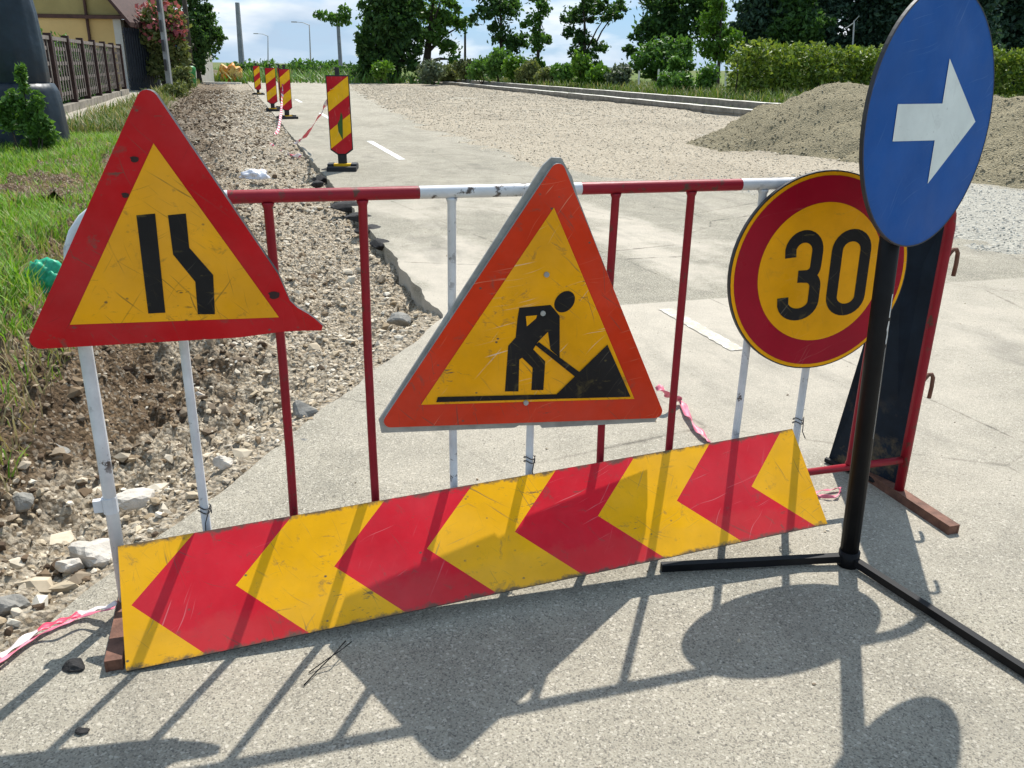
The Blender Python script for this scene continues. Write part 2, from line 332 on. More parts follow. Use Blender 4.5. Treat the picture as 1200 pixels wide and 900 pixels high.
def island_mat(name, cols, rough=0.85, spec=0.2, transl=0.0, nscale=30):
    """colour picked for each separate stone or leaf"""
    m = NT(name); g = m.n('ShaderNodeNewGeometry')
    st = [(i/(max(1, len(cols)-1)), c) for i, c in enumerate(cols)]
    c = m.ramp(g.outputs['Random Per Island'], *st)
    c = m.mix(m.ramp(m.noise(nscale, 3), (0.3, 0.35), (0.7, 0.0)), c, tuple(q*0.6 for q in cols[0]))
    mat = m.done(c, rough, spec)
    if transl:
        t = m.n('ShaderNodeBsdfTranslucent'); q = m.n('ShaderNodeMixShader'); q.inputs[0].default_value = transl
        m.l(m.mix(1.0, c, (1.0, 1.0, 0.55), 'MULTIPLY'), t.inputs[0]); m.l(m.b.outputs[0], q.inputs[1]); m.l(t.outputs[0], q.inputs[2]); m.l(q.outputs[0], m.out.inputs[0])
    return mat
STONE_PALE = island_mat('stone_pale', [(0.30, 0.225, 0.14), (0.46, 0.375, 0.26), (0.40, 0.35, 0.275), (0.63, 0.555, 0.44), (0.52, 0.425, 0.295), (0.70, 0.645, 0.54)])
STONE_SOIL = island_mat('stone_soil', [(0.07, 0.045, 0.028), (0.14, 0.095, 0.058), (0.23, 0.165, 0.10), (0.30, 0.24, 0.17), (0.12, 0.085, 0.055)])
STONE_GRAVEL = island_mat('stone_gravel', [(0.34, 0.28, 0.20), (0.52, 0.44, 0.33), (0.62, 0.54, 0.41), (0.45, 0.39, 0.30), (0.70, 0.63, 0.50)])
STONE_GREY = island_mat('stone_grey', [(0.24, 0.235, 0.21), (0.42, 0.41, 0.36), (0.56, 0.54, 0.48), (0.33, 0.32, 0.28)])
STONE_MOUND = island_mat('stone_mound', [(0.204, 0.168, 0.108), (0.276, 0.234, 0.15), (0.372, 0.318, 0.21), (0.312, 0.27, 0.186), (0.432, 0.378, 0.264)])
ROCK_GREY = plain('rock_grey', (0.27, 0.255, 0.225), 0.9, 0.4, 14, 0.2, bump=0.6)
ROCK_PALE = plain('rock_pale', (0.55, 0.50, 0.43), 0.9, 0.3, 14, 0.2, bump=0.6)
TAR = plain('tarmac_lump', (0.035, 0.033, 0.032), 0.85, 0.5, 25, 0.25, bump=0.6)
CONCRETE = plain('concrete', (0.70, 0.66, 0.58), 0.85, 0.25, 5, 0.2, bump=0.2)
CONCRETE_DARK = plain('concrete_pole', (0.23, 0.245, 0.26), 0.8, 0.3, 3, 0.2)
LEAF_DARK = island_mat('leaf_dark', [(0.0282, 0.0685, 0.0221), (0.0605, 0.1411, 0.0363), (0.1109, 0.2217, 0.0484), (0.0443, 0.1008, 0.0322)], 0.5, 0.3, 0.48)
LEAF_MID = island_mat('leaf_mid', [(0.0517, 0.1207, 0.0242), (0.0949, 0.207, 0.0345), (0.1552, 0.3105, 0.0517), (0.069, 0.1552, 0.031)], 0.5, 0.35, 0.4)
LEAF_BRIGHT = island_mat('leaf_bright', [(0.065, 0.156, 0.0156), (0.117, 0.247, 0.0234), (0.169, 0.312, 0.0325), (0.052, 0.117, 0.0156)], 0.5, 0.35, 0.4)
LEAF_HEDGE = island_mat('leaf_hedge', [(0.06, 0.11, 0.015), (0.14, 0.22, 0.025), (0.24, 0.33, 0.04), (0.34, 0.41, 0.07), (0.05, 0.085, 0.012)], 0.5, 0.35, 0.35)
LEAF_OLIVE = island_mat('leaf_olive', [(0.08, 0.11, 0.03), (0.16, 0.19, 0.06), (0.24, 0.26, 0.10), (0.12, 0.15, 0.04)], 0.6, 0.3, 0.35)
LEAF_WILLOW = island_mat('leaf_willow', [(0.07, 0.10, 0.055), (0.13, 0.17, 0.10), (0.19, 0.23, 0.14), (0.05, 0.075, 0.04)], 0.55, 0.35, 0.3)
LEAF_CONIFER = island_mat('leaf_conifer', [(0.0178, 0.0386, 0.0267), (0.0356, 0.0772, 0.0505), (0.0653, 0.1247, 0.0772), (0.104, 0.1723, 0.1069)], 0.6, 0.25, 0.3)
FLOWER = island_mat('oleander_flower', [(0.34, 0.07, 0.09), (0.48, 0.16, 0.17), (0.26, 0.05, 0.06)], 0.6, 0.3, 0.3)
GRASS = island_mat('grass_blade', [(0.0779, 0.1817, 0.013), (0.1428, 0.3245, 0.0182), (0.2207, 0.4283, 0.0324), (0.2856, 0.4283, 0.0649), (0.3894, 0.3764, 0.1428)], 0.55, 0.3, 0.4)
GRASS_FAR = island_mat('verge_grass_blade', [(0.05, 0.10, 0.015), (0.09, 0.16, 0.02), (0.15, 0.21, 0.04), (0.22, 0.22, 0.08)], 0.6, 0.3, 0.35)
STRAW = island_mat('dry_grass', [(0.30, 0.24, 0.12), (0.42, 0.35, 0.20), (0.24, 0.22, 0.09), (0.50, 0.42, 0.26)], 0.7, 0.2, 0.3)
BARK = plain('bark', (0.055, 0.045, 0.035), 0.9, 0.4, 6, 0.2, bump=0.5)

# ------------------------------------------------------------------ the ground
def grid(xs, ys, zf):
    X, Y = np.meshgrid(xs, ys); Z = zf(X, Y)
    nx, ny = len(xs), len(ys); i = np.arange(nx*ny).reshape(ny, nx)
    F = np.stack([i[:-1, :-1], i[:-1, 1:], i[1:, 1:], i[1:, :-1]], -1).reshape(-1, 4)
    return np.stack([X, Y, Z], -1).reshape(-1, 3), F
m = NT('field'); fc = m.mix(m.ramp(m.noise(0.08, 5, 0.6), (0.35, 0.0), (0.65, 1.0)), (0.07, 0.10, 0.03), (0.17, 0.18, 0.07))
FIELD = m.done(fc, 0.95, 0.1)
mb = MB(); mb.box(-1500, 1500, -300, 2200, -0.9, -0.55)
kind(mb.build('ground', FIELD), 'structure')

def edge_r(t):      # the broken pavement edge along the trench, in the road frame
    return 0.0 if t >= 0 else t*0.641
ex = []
t = -7.0
while t < 120:
    j = mnoise.noise(Vector((t*3.1, 0.3, 0)))*0.035 + mnoise.noise(Vector((t*11, 4.3, 0)))*0.014
    ex.append((edge_r(t)+j, t)); t += 0.05 if t < 10 else (0.25 if t < 30 else 2.0)
mb = MB()
outl = [(14.2, -14), (14.2, 120)] + [(a, b) for a, b in reversed(ex)] + [(-7, -8), (-7, -14)]
mb.prism([(a, b) for a, b in outl], -0.5, 0.0)
kind(mb.build('road', ASPHALT, M=ROAD), 'structure')

def bank_edge(Y): return np.interp(Y, [-5, -0.5, 0.3, 1, 3, 5, 7, 9, 14, 30], [-2.0, -2.03, -2.08, -2.36, -2.28, -2.35, -2.65, -2.75, -3.0, -3.0])
def trench_z(X, Y):
    n1 = fnoise(X, Y, 1.3, 3.0); n2 = fnoise(X, Y, 5.0, 8.0, 4); n3 = fnoise(X, Y, 14.0, 5.0, 3)
    n4 = np.abs(fnoise(X, Y, 24.0, 15.0, 2))
    near = Y - X*1.56                                    # distance past the slanting pavement end
    left = sstep(-0.6, -1.6, X)
    n5 = fnoise(X, Y, 8.0, 44.0, 3)
    zb = -0.16 + 0.055*n1 + (0.04+0.03*left)*n2 + (0.022+0.02*left)*n3 + 0.028*n4 + (0.03+0.03*left)*np.abs(n5)
    ramp_ = 1 - sstep(0.0, 0.95, near)
    z = zb*(1-ramp_) + ramp_*(-0.012 + 0.018*n2 + 0.010*n3 + 0.010*n4)
    z = np.where(near < 0, -0.05+0.0*z, z)
    z = z + 0.10*sstep(-0.7, 0.0, X)*(near > 0.9)*(Y > 0.3)*0.4
    z = z + sstep(0.40, -0.12, X - bank_edge(Y) + 0.14*n1 + 0.05*n2)*(0.31-0.16*sstep(9, 12.5, Y))
    z = z + sstep(3.0, 20, Y)*0.08 + 0.05*fnoise(X, Y, 2.1, 66.0)*sstep(3.0, 7.0, Y)
    return np.minimum(z, np.where(X > -0.16, -0.03+0.01*n2, 9))
def trench_sheet(xs, ys):
    V, F = grid(xs, ys, trench_z); fc = V[F].mean(1)
    return V, F[(fc[:, 1] - fc[:, 0]*1.56 > -0.06)]
V, F = trench_sheet(np.arange(-2.55, 0.03, 0.016), np.arange(-4.4, 4.0, 0.016))
V2, F2 = trench_sheet(np.arange(-3.4, 0.03, 0.035), np.concatenate([np.arange(3.98, 14, 0.05), np.arange(14, 62, 0.3)]))
kind(tri_mesh('trench_ground', np.concatenate([V, V2]), np.concatenate([F, F2+len(V)]), RUBBLE, M=ROAD, smooth=True), 'structure')

def bank_z(X, Y):
    n1 = fnoise(X, Y, 0.8, 21.0); n2 = fnoise(X, Y, 3.0, 11.0)
    top = (0.17 + 0.05*n1 + 0.02*n2)*(1-0.6*sstep(9, 12.5, Y))
    return top - 0.45*sstep(-0.10, 0.16, X - bank_edge(Y) + 0.10*n1 + 0.03*n2)
m = NT('bank_soil'); x, y, z = m.sep()
soil = m.mix(m.ramp(m.noise(6, 7, 0.68), (0.3, 0.0), (0.7, 1.0)), (0.10, 0.07, 0.04), (0.33, 0.26, 0.16))
gr = m.mix(m.ramp(m.noise(30, 5, 0.7), (0.3, 0.0), (0.7, 1.0)), (0.05, 0.09, 0.012), (0.16, 0.22, 0.04))
k = m.ramp(m.math('MULTIPLY', m.math('ADD', m.math('MULTIPLY', x, -0.8), m.math('MULTIPLY', m.noise(2.2, 5, 0.6), 1.1)), 0.25), (0.42, 0.0), (0.56, 1.0))
c = m.mix(k, soil, gr)
gk = m.math('MULTIPLY', m.ramp(m.math('MULTIPLY', y, 0.04), (0.46, 0.0), (0.52, 1.0)), m.ramp(m.math('ADD', m.math('MULTIPLY', x, -0.1), m.math('MULTIPLY', m.noise(0.8, 3), 0.08)), (0.36, 0.0), (0.42, 1.0)))
gv = m.voro(30, 'Color'); s_ = m.n('ShaderNodeSeparateColor'); m.l(gv, s_.inputs[0])
c = m.mix(gk, c, m.mix(s_.outputs[0], (0.24, 0.21, 0.17), (0.48, 0.44, 0.37)))
m.bump(m.noise(24, 6, 0.7), 0.8, 0.03)
BANK = m.done(c, 0.95, 0.1)
xs = np.concatenate([np.arange(-40, -7, 1.5), np.arange(-7, -1.88, 0.045)]); ys = np.concatenate([np.arange(-4.6, 16, 0.06), np.arange(16, 110, 1.5)])
V, F = grid(xs, ys, bank_z)
kind(tri_mesh('grass_bank', V, F, BANK, M=ROAD, smooth=True), 'structure')

# gravel road base, spilling over the asphalt with a ragged edge
bt = np.array([-1.0, 0.1, 0.5, 2.0, 4.0, 5.0, 6.2, 7.6, 9.7, 15, 25, 48, 62]); br = np.array([30, 9.0, 4.9, 4.6, 4.7, 4.3, 3.6, 3.2, 3.0, 3.0, 3.6, 5.5, 7.0])
def gravel_z(X, Y):
    d = X - np.interp(Y, bt, br) + 0.45*fnoise(X, Y, 1.4, 31.0) + 0.2*fnoise(X, Y, 5.0, 2.0, 3)
    return -0.022 + 0.06*sstep(-0.25, 0.9, d) + 0.018*fnoise(X, Y, 3.2, 17.0)*sstep(0, 0.6, d) + 0.06*sstep(1, 4, d)*fnoise(X, Y*0.5, 0.6, 77.0)
xs = np.arange(2.2, 14.19, 0.075); ys = np.concatenate([np.arange(-0.6, 16, 0.075), np.arange(16, 62, 0.35)])
V, F = grid(xs, ys, gravel_z)
fz = V[F][:, :, 2].max(1)
kind(tri_mesh('gravel_layer', V, F[fz > -0.015], GRAVEL, M=ROAD, smooth=True), 'structure')

# verge on the far side and its two kerb lines
m = NT('verge_soil'); c = m.mix(m.ramp(m.noise(1.2, 6, 0.65), (0.35, 0.0), (0.65, 1.0)), (0.06, 0.10, 0.02), (0.16, 0.19, 0.06))
m.bump(m.noise(12, 5, 0.7), 0.6, 0.05); VERGE = m.done(c, 0.95, 0.1)
xs = np.concatenate([[15.62], np.arange(16, 40, 1.0), np.arange(42, 160, 8)]); ys = np.concatenate([np.arange(-10, 80, 1.0), np.arange(82, 260, 8)])
V, F = grid(xs, ys, lambda X, Y: 0.34 + 0.06*fnoise(X, Y, 0.4, 5.0)*(X > 16))
kind(tri_mesh('verge', V, F, VERGE, M=ROAD, smooth=True), 'structure')
V, F = grid(np.array([14.19, 14.6, 15.0, 15.7]), np.arange(-8, 80, 0.5), lambda X, Y: 0.10 + 0.02*fnoise(X, Y, 2.0, 4.0))
kind(tri_mesh('soil_strip', V, F, RUBBLE, M=ROAD, smooth=True), 'structure')
KERB_FACE = plain('shade_dark_concrete', (0.25, 0.225, 0.185), 0.9, 0.4, 3, 0.15, bump=0.3)  # shade of the kerb faces put into the colour; fence plinth reuses it
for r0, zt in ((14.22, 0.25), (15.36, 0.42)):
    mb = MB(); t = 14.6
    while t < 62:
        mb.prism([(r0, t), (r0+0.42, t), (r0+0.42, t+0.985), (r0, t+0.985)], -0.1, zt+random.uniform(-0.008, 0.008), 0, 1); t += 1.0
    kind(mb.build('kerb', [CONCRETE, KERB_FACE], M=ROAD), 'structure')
# worn white centre line
m = NT('road_paint'); k = m.ramp(m.noise(9, 6, 0.7), (0.42, 0.0), (0.52, 1.0))
c = m.mix(k, (0.42, 0.40, 0.35), (0.80, 0.80, 0.77)); MARK = m.done(c, 0.8, 0.2)
m = NT('worn_road_paint'); k = m.ramp(m.math('ADD', m.math('MULTIPLY', m.noise(11, 6, 0.8), 0.6), m.math('MULTIPLY', m.noise(45, 4, 0.75), 0.4)), (0.50, 0.0), (0.56, 1.0))
MARK_WORN = m.done(m.mix(k, (0.44, 0.40, 0.33), (0.70, 0.67, 0.60)), 0.85, 0.15)
for t0, t1, wd in ((-1.0, -0.15, 0.09), (8.9, 12.4, 0.11), (19.5, 22.5, 0.11), (30, 33, 0.12)):
    mb = MB(); n = 24
    L_ = [(1.37-wd/2+mnoise.noise(Vector((i*.9, t0, 1)))*0.012, t0+(t1-t0)*i/n) for i in range(n+1)]
    R_ = [(1.37+wd/2+mnoise.noise(Vector((i*.9, t0, 7)))*0.012, t0+(t1-t0)*i/n) for i in range(n+1)]
    mb.add([(a, b, 0.004) for a, b in L_+R_], [(i, n+1+i, n+2+i, i+1) for i in range(n)])
    kind(mb.build('lane_marking', MARK_WORN if t0 < 0 else MARK, M=ROAD), 'structure')

# loose stones nobody could count
bmi = bmesh.new(); bmesh.ops.create_icosphere(bmi, subdivisions=1, radius=1.0)
ICO_V = np.array([v.co[:] for v in bmi.verts]); ICO_F = np.array([[v.index for v in f.verts] for f in bmi.faces]); bmi.free()
def stones(name, P, S, mats, midx=None, M=ROAD, flat=0.62):
    n = len(P); k = len(ICO_V)
    V = ICO_V[None]*(1+rng.uniform(-0.42, 0.36, (n, k, 1)))
    V = V*np.stack([rng.uniform(0.75, 1.35, n), rng.uniform(0.7, 1.1, n), rng.uniform(flat*0.7, flat*1.2, n)], 1)[:, None]
    a = rng.uniform(0, 6.28, n); tl = rng.normal(0, 0.35, n)
    ca, sa, ct, st = np.cos(a)[:, None], np.sin(a)[:, None], np.cos(tl)[:, None], np.sin(tl)[:, None]
    x, y, z = V[..., 0], V[..., 1], V[..., 2]
    y, z = y*ct-z*st, y*st+z*ct
    x, y = x*ca-y*sa, x*sa+y*ca
    V = np.stack([x, y, z], -1)*S[:, None, None] + P[:, None]
    F = ICO_F[None] + (np.arange(n)*k)[:, None, None]
    mi = None if midx is None else np.repeat(midx, len(ICO_F))
    return kind(tri_mesh(name, V.reshape(-1, 3), F.reshape(-1, 3), mats, midx=mi, M=M), 'stuff')
N = 80000
x = -2.9*rng.random(N)**0.9; y = -4.3 + 50*rng.random(N)**2.9
ok = (y - x*1.56 > -0.02+0.35*rng.random(N)**3) & (x < -0.03) & (x > bank_edge(y)+0.05); x, y = x[ok], y[ok]
far_ = np.clip(1+0.075*(y+2), 1, 3.4)
s = (0.004+0.013*rng.random(len(x))**2.6)*far_ + (rng.random(len(x)) < 0.06)*0.022*rng.random(len(x))**1.5
zz = trench_z(x, y)
side = 0.42*x + 1.3*(0.5+0.5*fnoise(x, y, 1.6, 0.0)*0.9)
side = side + 0.55*np.clip(1-(y-1.56*x)/1.5, 0, 1)
keep = (side + rng.normal(0, 0.2, len(x)) > 0.0) | (rng.random(len(x)) < 0.55)
mid = (side + rng.normal(0, 0.22, len(x)) + 0.55*fnoise(x, y, 0.8, 120.0)*np.clip((y-1)/2, 0, 1) < 0.08).astype(int)
x, y, s, zz, mid = x[keep], y[keep], s[keep], zz[keep], mid[keep]
stones('rubble_stones', np.stack([x, y, zz+s*0.25], 1), s, [STONE_PALE, STONE_SOIL], mid)
N = 1500
x = -2.3*rng.random(N)**0.9; y = -4.2 + 14*rng.random(N)**1.9
ok = (y - x*1.56 > 0.12) & (x < -0.08) & (x > bank_edge(y)+0.02); x, y = x[ok], y[ok]
s = 0.014+0.034*rng.random(len(x))**2.5
side = 0.42*x + 1.3*(0.5+0.5*fnoise(x, y, 1.6, 0.0)*0.9) + 0.55*np.clip(1-(y-1.56*x)/1.5, 0, 1)
stones('rubble_clods', np.stack([x, y, trench_z(x, y)+s*0.12], 1), s, [STONE_PALE, STONE_SOIL], (side + rng.normal(0, 0.3, len(x)) < 0.15).astype(int))
N = 70000
y = 0.2 + 58*rng.random(N)**2.3; x = 2.6 + 11.4*rng.random(N)
ok = gravel_z(x, y) > -0.006 ; x, y = x[ok], y[ok]
s = (0.006+0.012*rng.random(len(x))**2)*np.clip(0.75+0.045*y, 0.75, 2.6)
stones('gravel_stones', np.stack([x, y, gravel_z(x, y)+s*0.1], 1), s, [STONE_GRAVEL, STONE_GREY], ((y + rng.normal(0, 0.5, len(y))) < 5.2).astype(int))
# grit strewn over the asphalt
N = 900
x = rng.uniform(-1.2, 5.5, N); y = rng.uniform(-4.2, 7, N); ok = x > np.where(y < 0, y*0.641, 0)+0.05; x, y = x[ok], y[ok]
s = 0.002+0.0045*rng.random(len(x))**3
stones('grit', np.stack([x, y, s*0.4], 1), s, [STONE_PALE, STONE_SOIL], (rng.random(len(x)) < 0.4).astype(int))

# ------------------------------------------------------------------ vegetation builders
def leaf_cloud(P, size, flat=0.0, aspect=0.55):
    """one bent leaf-clump card of two quads at every point"""
    n = len(P)
    d = rng.normal(size=(n, 3)); d /= np.linalg.norm(d, axis=1)[:, None]
    u = rng.normal(size=(n, 3)); u[:, 2] *= (1-flat); u -= d*(u*d).sum(1)[:, None]; u /= np.linalg.norm(u, axis=1)[:, None]
    v = np.cross(d, u); s = (size*rng.uniform(0.55, 1.35, n))[:, None]; b = rng.uniform(-0.35, 0.35, n)[:, None]
    V = np.stack([P-u*s, P-v*s*aspect+d*s*b, P+u*s, P+v*s*aspect+d*s*b], 1)
    F = np.arange(n*4).reshape(n, 4)
    return V.reshape(-1, 3), F
def blob_points(blobs, n, shell=0.55, split=0):
    """points scattered in the volume of many ellipsoid clumps"""
    if split:
        nb = []
        for b in blobs:
            for _ in range(split):
                d = Vector((random.gauss(0, 1), random.gauss(0, 1), random.gauss(0, 1))).normalized()*random.uniform(0.4, 1.12); f = random.uniform(0.13, 0.36)
                nb.append((b[0]+d.x*b[3], b[1]+d.y*b[4], b[2]+d.z*b[5], b[3]*f, b[4]*f, b[5]*f))
        loose = blob_points(blobs, int(n*0.34), 0.1)
        return np.concatenate([loose, blob_points(nb, n-len(loose), 0.3)])
    vol = np.array([b[3]*b[4]*b[5] for b in blobs])**0.75; ch = rng.choice(len(blobs), n, p=vol/vol.sum())
    B = np.array(blobs)[ch]; d = rng.normal(size=(n, 3)); d /= np.linalg.norm(d, axis=1)[:, None]
    r = (shell + (1-shell)*rng.random(n))**0.7
    r = np.where(rng.random(n) < 0.25, rng.random(n)**0.4, r)*(1+0.14*rng.normal(size=n))
    return B[:, :3] + d*B[:, 3:6]*r[:, None]
def limb_tubes(mb, base, top, rad, blobs, n_limb=7, lean=0.3):
    base, top = Vector(base), Vector(top); pts = []
    for i in range(9):
        k = i/8; p = base.lerp(top, k) + Vector((mnoise.noise(Vector((k*3, base.x, 1)))*lean*(k), mnoise.noise(Vector((k*3, base.y, 5)))*lean*k, 0)); pts.append(p)
    mb.tube(pts, [rad*(1.25 if i == 0 else 1-0.8*i/8) for i in range(9)], 8)
    for q in range(n_limb):
        b = blobs[random.randrange(len(blobs))]; k = random.randint(2, 6); st = pts[k]; en = Vector(b[:3])
        md = st.lerp(en, 0.5) + Vector((0, 0, 0.08*(en-st).length)); r0 = rad*(1-0.8*k/8)*0.6
        mb.tube([st, md, en], [r0, r0*0.6, r0*0.15], 5)
def tree(name, label, pos, h, blobs, n, leaf, mat, trunk_r=0.2, group=None, trunk_top=0.85, cat='tree', lean=(0, 0), limbs=8, shell=0.55, split=11):
    """blobs in metres relative to the tree base"""
    t_ = thing(name, label, cat, Matrix.Translation(pos), group)
    mb = MB(); limb_tubes(mb, (0, 0, -0.1), (lean[0], lean[1], h*trunk_top), trunk_r, blobs, limbs); mb.build('trunk', BARK, t_, smooth=True)
    V, F = leaf_cloud(blob_points(blobs, int(n*2.4), shell, split), leaf*0.68); tri_mesh('crown', V, F, mat, t_)
    return t_
def poplar_blobs(h, rad, z0, k, sparse=1.0, bend=0.0):
    bl = []
    for i in range(k):
        q = (i+random.random())/k; z = z0 + (h-z0)*q; rr_ = rad*math.sin(math.pi*(0.15+0.8*q))**0.6
        a = random.uniform(0, 6.28); o = rr_*random.uniform(0.15, 0.9); s_ = rad*random.uniform(0.25, 0.45)*sparse
        bl.append((math.cos(a)*o+bend*q, math.sin(a)*o, z, s_, s_, s_*random.uniform(0.8, 1.3)))
    return bl
def shrub(name, label, pos, wd, h, n, leaf, mat, group=None, cat='bush', k=7, dp=None):
    bl = []
    for i in range(k):
        a = random.uniform(0, 6.28); o = random.uniform(0, 0.65)
        bl.append((math.cos(a)*o*wd/2, math.sin(a)*o*(dp or wd)/2, h*random.uniform(0.3, 0.72), wd*0.22*random.uniform(.8, 1.3), wd*0.22, h*0.28*random.uniform(.8, 1.2)))
    t_ = thing(name, label, cat, Matrix.Translation(pos), group)
    V, F = leaf_cloud(blob_points(bl, n, 0.4), leaf); V[:, 2] = np.maximum(V[:, 2], 0.02); tri_mesh('foliage', V, F, mat, t_)
    mb = MB()
    for i in range(5):
        b = bl[i % len(bl)]; mb.tube([(b[0]*0.15, b[1]*0.15, -0.05), (b[0]*.6, b[1]*.6, b[2]*.6), b[:3]], [0.03, 0.02, 0.008], 5)
    mb.build('stem', BARK, t_, smooth=True)
    return t_
def blades(name, P, Ls, wd, mats, midx=None, M=ROAD):
    n = len(P); a = rng.uniform(0, 6.28, n); tl = np.abs(rng.normal(0.25, 0.3, n))
    dx, dy = np.cos(a), np.sin(a); w2 = wd*rng.uniform(0.6, 1.3, n)
    up = np.stack([dx*np.sin(tl)*Ls, dy*np.sin(tl)*Ls, np.cos(tl)*Ls], 1)
    sx = np.stack([-dy*w2, dx*w2, 0*dx], 1)
    mid_ = P + up*0.55 ; tip = P + up + np.stack([dx, dy, 0*dx-0.3], 1)*(Ls*0.25)[:, None]
    V = np.stack([P-sx, P+sx, mid_-sx*0.75, mid_+sx*0.75, tip], 1).reshape(-1, 3)
    o = (np.arange(n)*5)[:, None]
    F = np.concatenate([o+[0, 1, 3], o+[0, 3, 2], o+[2, 3, 4]], 0)
    mi = None if midx is None else np.tile(midx, 3)
    return kind(tri_mesh(name, V, F, mats, midx=mi, M=M), 'stuff')

# grass on the bank
N = 95000
y = -0.75 + 14.4*rng.random(N)**1.2; x = bank_edge(y) + 0.12 - 6.3*rng.random(N)**1.3
gn = fnoise(x, y, 0.9, 40.0); g2 = fnoise(x, y, 3.2, 60.0)
bare = np.exp(-(((y-4.7-0.15*(x+4))/0.9)**2))*0.62 * (x > -5.5)                # the trodden, bleached strip across the bank
edge = sstep(0.10, -0.12, x - bank_edge(y) + 0.12*gn)
ok = (rng.random(N) < (0.25+0.75*(g2 > -0.25))*edge*(1-0.75*bare)*(1-sstep(11.5, 13.2, y + 1.2*gn + 0.25*(x+3)))*sstep(-0.75, 0.1, y+0.5*g2)); x, y, bare, gn = x[ok], y[ok], bare[ok], gn[ok]
ln = (0.07+0.13*rng.random(len(x)))*(1-0.4*bare)*(1+0.5*np.clip(gn, -0.6, 1))
blades('grass', np.stack([x, y, bank_z(x, y)], 1), ln, 0.006, [GRASS, STRAW], ((rng.random(len(x)) < 0.05+0.75*bare)).astype(int))
N = 16000
y = 13 + 50*rng.random(N)**1.4; x = bank_edge(y) + 0.15 - 1.5*rng.random(N)**1.5; ok = fnoise(x, y, 0.5, 90.0) > -0.35; x, y = x[ok], y[ok]
blades('verge_weeds', np.stack([x, y, bank_z(x, y)], 1), 0.10+0.35*rng.random(len(x))**2, 0.014, [GRASS_FAR, STRAW], (rng.random(len(x)) < 0.3).astype(int))
# dry roots and straw hanging over the soil cut
N = 5200
y = -3.0 + 6*rng.random(N); x = bank_edge(y) + 0.12 - 0.5*rng.random(N)
zt = np.maximum(bank_z(x, y), trench_z(x, y)); ok = rng.random(N) < 0.6; x, y, zt = x[ok], y[ok], zt[ok]
blades('dry_roots', np.stack([x, y, zt], 1), 0.04+0.10*rng.random(len(x)), 0.004, [STRAW, GRASS], (rng.random(len(x)) < 0.2).astype(int))
# long grass on the far verge
N = 26000
x = 15.95 + 9*rng.random(N); y = 14 + 52*rng.random(N)
blades('verge_grass', np.stack([x, y, np.full(N, 0.33)], 1), 0.18+0.4*rng.random(N)**2, 0.022, [GRASS_FAR, STRAW], (rng.random(N) < 0.12).astype(int))
N = 5000
x = rng.uniform(14.45, 15.36, N); y = 14.6 + 30*rng.random(N); ok = rng.random(N) < 0.25; x, y = x[ok], y[ok]
blades('kerb_weeds', np.stack([x, y, np.full(len(x), 0.10)], 1), 0.08+0.15*rng.random(len(x)), 0.015, [GRASS_FAR])
# weedy field far behind the road's end
N = 9000
x = rng.uniform(-40, 14, N); y = 63 + 30*rng.random(N)
blades('field_grass', np.stack([x, y, np.full(N, -0.5)], 1), 0.9+0.9*rng.random(N), 0.09, [GRASS_FAR, LEAF_MID], (rng.random(N) < 0.6).astype(int))

# ------------------------------------------------------------------ barrier
B = Vector((-1.0321, 1.9529, 0)); bd = Vector((0.9566, 0.2913, 0)).normalized(); bn = Vector((bd.y, -bd.x, 0)); bu = Vector((0, 0, 1))
MBAR = Matrix(((bd.x, bn.x, 0, B.x), (bd.y, bn.y, 0, B.y), (bd.z, bn.z, 1, 0), (0, 0, 0, 1)))
MBAR = MBAR @ Matrix.Rotation(-0.0, 4, 'X')
BL, BH, BZ = 2.5, 1.0944, 0.1475
bar = thing('pedestrian_barrier', 'red and white banded steel tube barrier standing across the road', 'barrier', MBAR)
def bx(k): return BL*k/11
pts, mts = [], []
def addp(p, m_): pts.append(p); mts.append(m_)
ra = 0.15
addp((0, 0, 0.02), 1); addp((0.004, 0, 0.5), 1); addp((0.003, 0, BH-ra), 1)
for i in range(1, 7):
    a = math.pi/2*i/6; addp((0.003+ra-ra*math.cos(a), 0, BH-ra+ra*math.sin(a)), 1)
for k0, m_ in ((1.6, 0), (3.63, 1), (5.55, 0), (7.67, 1), (9.7, 0)):
    addp((bx(k0), 0, BH), m_)
for i in range(0, 7):
    a = math.pi/2*i/6; addp((BL-ra+ra*math.sin(a), 0, BH-ra+ra*math.cos(a)), 0)
addp((BL, 0, 0.5), 0); addp((BL, 0, 0.02), 0)
mb = MB(); mb.tube(pts, 0.0165, 12, mats=mts[:-1]); mb.build('frame_tube', [PIPE_RED, PIPE_WHITE], bar, smooth=True)
mb = MB(); ks = [0, 1.6, 3.63, 5.55, 7.67, 8.9, 11]
mb.tube([(bx(k)+(0.017 if k == 0 else -0.017 if k == 11 else 0), 0, BZ) for k in ks], 0.0125, 10, mats=[1, 0, 1, 0, 1, 0]); mb.build('bottom_rail', [PIPE_RED, PIPE_WHITE], bar, smooth=True)
for k in range(1, 11):
    mb = MB(); j1, j2 = random.uniform(-.005, .005), random.uniform(-.006, .006); mb.tube([(bx(k), 0, BZ+0.0115), (bx(k), 0, BZ+0.0165), (bx(k), 0, BZ+0.024), (bx(k)+j1*.7, j2*.7, 0.4), (bx(k)+j1, j2, 0.66), (bx(k), 0, BH-0.028), (bx(k), 0, BH-0.021), (bx(k), 0, BH-0.015)], [0.0155, 0.0145, 0.0115, 0.0115, 0.0115, 0.0115, 0.0145, 0.0155], 10)
    mb.build('bar', PIPE_RED if k in (2, 3, 6, 7, 10) else PIPE_WHITE, bar, smooth=True)
